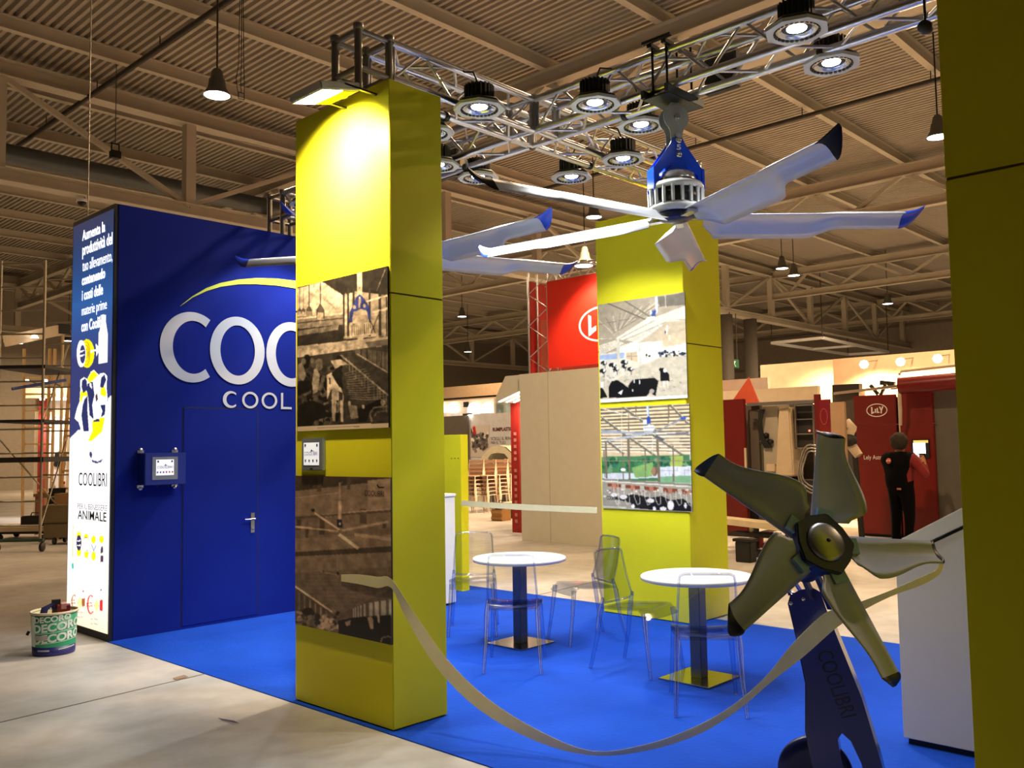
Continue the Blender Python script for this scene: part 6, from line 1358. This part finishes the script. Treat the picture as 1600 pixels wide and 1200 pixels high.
MB().prism([(.3, b0.z-.3), (bl-.2, b0.z-.3), (bl-.2, b0.z-.12), (.3, b0.z-.12)], Vector((b0.x, b0.y, 0))+dep*.1, lat, Z, -.4).build('red_shelf', mat('bench_red', '#b0303a'), t, world=True)
def small(name, label, cat, px, dd_, prof, m, capm=None):
    q = gp(px, 770, 19.0); q = Vector((q.x, q.y, b0.z))+dep*dd_
    t_ = thing(name, label, cat, q); MB().lathe(prof, 14).build('body', m, t_)
    if capm: MB().lathe([(0, prof[-1][1]-.005), (.03, prof[-1][1]-.005), (.03, prof[-1][1]+.05), (0, prof[-1][1]+.05)], 12).build('cap', capm, t_)
small('plastic_bottle', 'pale plastic bottle standing on the work bench', 'bottle', 75, .2, [(0, 0), (.05, 0), (.055, .14), (.03, .19), (.03, .22), (0, .22)], mat('bottle_pale', '#cfc4b0'), WHITE)
small('orange_cup', 'orange cup with rolled rag on the work bench', 'cup', 60, .15, [(0, 0), (.08, 0), (.11, .05), (.07, .1), (0, .1)], mat('cup_orange', '#d08340'))
small('spray_can', 'cream spray can standing on the work bench by the mast', 'can', 90, .25, [(0, 0), (.04, 0), (.04, .16), (.02, .2), (0, .2)], CRM, RED)
q = on(85, 852, 'z', 0); q = Vector((q.x, q.y, 0))+dep*.25
OLV = mat('olive_bin', '#6f6043', .6)
t = thing('rolling_bin', 'olive brown two-tier rolling bin between scaffold and light box', 'bin', q, rotz=atan2(lat.y, lat.x))
MB().box(-.24, .36, -.2, .3, .13, .4).build('bin_lower', OLV, t, bevel=.012); MB().box(-.26, .38, -.22, .32, .405, .72).build('bin_upper', OLV, t, bevel=.012); MB().box(-.25, .37, -.21, .31, .72, .74).build('bin_lid', mat('olive_lid', '#8a7a5a'), t)
for x in (-.05, .3):
    for y in (-.15, .25): MB().lathe([(0, -.02), (.06, -.02), (.065, 0), (.06, .02), (0, .02)], 14, (x, y, .066), X).build('caster', BLACK, t); MB().box(x-.02, x+.02, y-.02, y+.02, .06, .135).build('caster_fork', DARK, t)
t = thing('carton_box', 'brown carton standing on the rolling bin lid', 'carton', q+Z*.74+dep*.1, rotz=atan2(lat.y, lat.x))
MB().box(-.15, .3, -.1, .2, 0, .2).build('carton_body', mat('carton_brown', '#a07c50', .7), t); MB().box(.12, .34, -.12, .18, .2, .3).build('white_packet', mat('packet_white', '#cfc8bc'), t)
q = on(20, 850, 'z', 0)+dep*1.0; q.z = 0
t = thing('low_trolley', 'low pale trolley board behind the scaffold foot', 'trolley', q, rotz=atan2(lat.y, lat.x))
MB().box(-.9, .66, -.3, .5, .17, .26).build('deck', mat('trolley_pale', '#cbb694', .6), t); MB().box(-.86, .62, -.26, .46, .12, .17).build('chassis', DARK, t)
for x in (-.7, .5):
    for y in (-.2, .4): MB().lathe([(0, -.02), (.055, -.02), (.06, 0), (.055, .02), (0, .02)], 14, (x, y, .06), Y).build('caster', BLACK, t)
def onT(name, label, cat, dx, dy, build):
    t_ = thing(name, label, cat, q+lat*dx+dep*dy+Z*.26, rotz=atan2(lat.y, lat.x)); build(t_)
onT('black_toolbox', 'black toolbox on the low trolley', 'toolbox', -.1, .0, lambda t_: (MB().box(-.25, .25, -.12, .12, 0, .2).build('box_body', BLACK, t_, bevel=.02), MB().path([(-.1, 0, .2), (-.08, 0, .26), (.08, 0, .26), (.1, 0, .2)], .012, 6).build('box_handle', BLACK, t_)))
onT('white_bucket', 'white bucket on the low trolley behind the scaffold post', 'bucket', .4, -.05, lambda t_: (MB().lathe([(0, 0), (.11, 0), (.14, .26), (.13, .26), (.105, .02), (0, .02)], 20).build('bucket_wall', mat('bucket_white', '#d6cbb8'), t_), MB().path([(-.14, 0, .24), (-.1, -.1, .16), (.1, -.1, .16), (.14, 0, .24)], .006, 5).build('bail', STN, t_)))
onT('yellow_canister', 'yellow canister beside the white bucket on the trolley', 'canister', .62, .2, lambda t_: (MB().box(-.12, .12, -.08, .08, 0, .3).build('can_body', mat('canister_yellow', '#d9a41c', .5), t_, bevel=.02), MB().lathe([(0, .3), (.03, .3), (.03, .34), (0, .34)], 10).build('cap', BLACK, t_)))
onT('orange_tool_bag', 'orange tool bag heaped on the trolley behind the black toolbox', 'bag', .1, .3, lambda t_: (MB().lathe([(0, 0), (.24, 0), (.27, .12), (.2, .26), (.08, .33), (0, .3)], 12).build('bag_body', mat('bag_orange', '#c07a28', .8), t_), MB().path([(-.12, 0, .28), (-.05, 0, .42), (.05, 0, .42), (.12, 0, .28)], .015, 6).build('bag_strap', BLACK, t_)))
onT('dark_jacket', 'dark jacket draped over the scaffold post by the trolley', 'jacket', .42, -.22, lambda t_: (MB().sheet([[(-.16+.08*i+.02*sin(j*1.7), .03*sin(i*2.1+j), .25+.1*j) for i in range(5)] for j in range(6)], .03).build('jacket_cloth', mat('cloth_black', '#191614', .9), t_), MB().tube((0, 0, -.0), (0, .03, .72), .012, 6).build('hanging_hook', DARK, t_)))
# ------------------------------------------------------------------ the person at the closed red machine
def person():
    pc = on(1408, 760, 'x', 14.9); base = Vector((14.9, pc.y, 0))
    t = thing('person', 'person in black work jacket with red sleeve, seen from behind, raising a camera', 'person', base, rotz=-pi/2-.28)
    V = []; E_ = []; R_ = []
    def ad(p, r, par=None):
        V.append(p); R_.append(r)
        if par is not None: E_.append((par, len(V)-1))
        return len(V)-1
    pel = ad((0, 0, .97), .17); sp1 = ad((0, -.01, 1.14), .155, pel); chest = ad((0, -.02, 1.34), .165, sp1); nk = ad((0, -.005, 1.49), .075, chest); hb = ad((0, .02, 1.57), .07, nk); hm = ad((.01, .035, 1.66), .098, hb); ht = ad((.01, .02, 1.745), .075, hm)
    nose = ad((.015, .135, 1.645), .018, hm)
    fing = []
    for s, el, wr, ha in ((1, (.40, .10, 1.10), (.24, .28, 1.30), (.19, .31, 1.38)), (-1, (-.30, .14, 1.10), (.0, .34, 1.31), (.07, .35, 1.38))):
        sh = ad((s*.235, -.01, 1.41), .1, chest); e = ad(el, .068, sh); w = ad(wr, .036, e); h = ad(ha, .04, w)
        for k in range(4):
            o = (k-1.5)*.02
            f1 = ad((ha[0]-s*.01+o*.4, ha[1]+.03, ha[2]+.02+o), .0095, h); f2 = ad((ha[0]-s*.04+o*.4, ha[1]+.04-.004*k, ha[2]+.03+o), .0085, f1); ad((ha[0]-s*(.065-.004*abs(k-1)), ha[1]+.025, ha[2]+.03+o), .0075, f2)
        th = ad((ha[0]-s*.02, ha[1]-.03, ha[2]+.015), .011, h); ad((ha[0]-s*.055, ha[1]-.03, ha[2]+.02), .009, th)
    for s in (-1, 1):
        hp_ = ad((s*.1, 0, .9), .125, pel); kn = ad((s*.12, .02, .5), .082, hp_); an = ad((s*.125, -.03, .1), .055, kn); ad((s*.13, -.055, .05), .05, an); ft = ad((s*.135, .06, .045), .046, an); ad((s*.145, .17, .035), .035, ft)
    me = bpy.data.meshes.new('body'); me.from_pydata(V, E_, []); ob = bpy.data.objects.new('body', me); COL.objects.link(ob)
    m = ob.modifiers.new('skin', 'SKIN'); m.use_smooth_shade = True
    for k, sv in enumerate(me.skin_vertices[0].data): sv.radius = (R_[k]*(1.75 if k in (0, 1, 2) else 1.25 if k > 30 else 1.1), R_[k]*(1.05 if k in (0, 1, 2) else 1))
    me.skin_vertices[0].data[0].use_root = True
    ob.modifiers.new('sub', 'SUBSURF').levels = 1; ob.modifiers['sub'].render_levels = 1
    dg = bpy.context.evaluated_depsgraph_get(); m2 = bpy.data.meshes.new_from_object(ob.evaluated_get(dg)); bpy.data.objects.remove(ob)
    m2.name = 'body'
    BK = mat('work_cloth_black', '#060506', .9, spec=.1); RS = mat('sleeve_red', '#7a1216', .8); SK = mat('skin', '#b07a58', .6)
    m2.materials.clear()
    for x in (BK, RS, SK): m2.materials.append(x)
    for p in m2.polygons:
        c = p.center
        arm = c.x > .15 and c.z > 1.02
        p.material_index = 2 if c.z > 1.505 or (c.y > .255 and c.z > 1.24) else (1 if arm and c.y+c.x*.5 > .02 and c.z < 1.47 else 0)
        p.use_smooth = True
    b = put('body', m2, t)
    # hair, ears, jacket hem, camera, round logo on the back
    R = random.Random(3); mb = MB(); rows = []
    for i in range(11):
        a = pi*i/10*.84; rows.append([Vector((.01+.118*sin(a)*cos(q)*R.uniform(.86, 1.14), .012+.125*sin(a)*sin(q)*R.uniform(.86, 1.14)-.02, 1.67+.13*cos(a)*R.uniform(.95, 1.06))) for q in np.linspace(pi*.86, pi*2.14, 18)])
    mb.sheet(rows, .02).build('hair', mat('hair_brown_grey', '#2c2219', .95, var=.4, scale=40), t)
    for s in (-1, 1): MB().lathe([(0, -.012), (.022, -.01), (.03, 0), (.022, .01), (0, .008)], 10, (.01+s*.1, .03, 1.65), X).build('ear', SK, t)
    cp = MB().box(.06, .19, .36, .41, 1.39, 1.47).build('camera_body', BLACK, t, bevel=.006); cp.name = 'held_camera'
    MB().lathe([(0, 0), (.03, 0), (.03, .05), (.02, .055), (0, .05)], 14, (.12, .41, 1.43), Y).build('lens_tube', DARK, t); MB().box(.07, .1, .352, .36, 1.4, 1.46).build('camera_display', mat('camera_display_white', (.9, .9, .95), emit=.8), t)
    MB().lathe([(0, 0), (.045, 0), (.045, .004), (0, .004)], 20, (-.05, -.215, 1.36), Vector((0, -1, .12))).build('round_badge', mat('badge_orange_red', '#c8583a', .6), t)
    MB().box(-.09, -.06, -.223, -.22, 1.355, 1.37).box(-.045, -.02, -.223, -.22, 1.355, 1.37).build('badge_letter', WHITE, t)
    MB().box(.05, .12, -.178, -.168, .9, .93).build('pocket_label', mat('pocket_orange', '#a0683a'), t)
    return t
person()
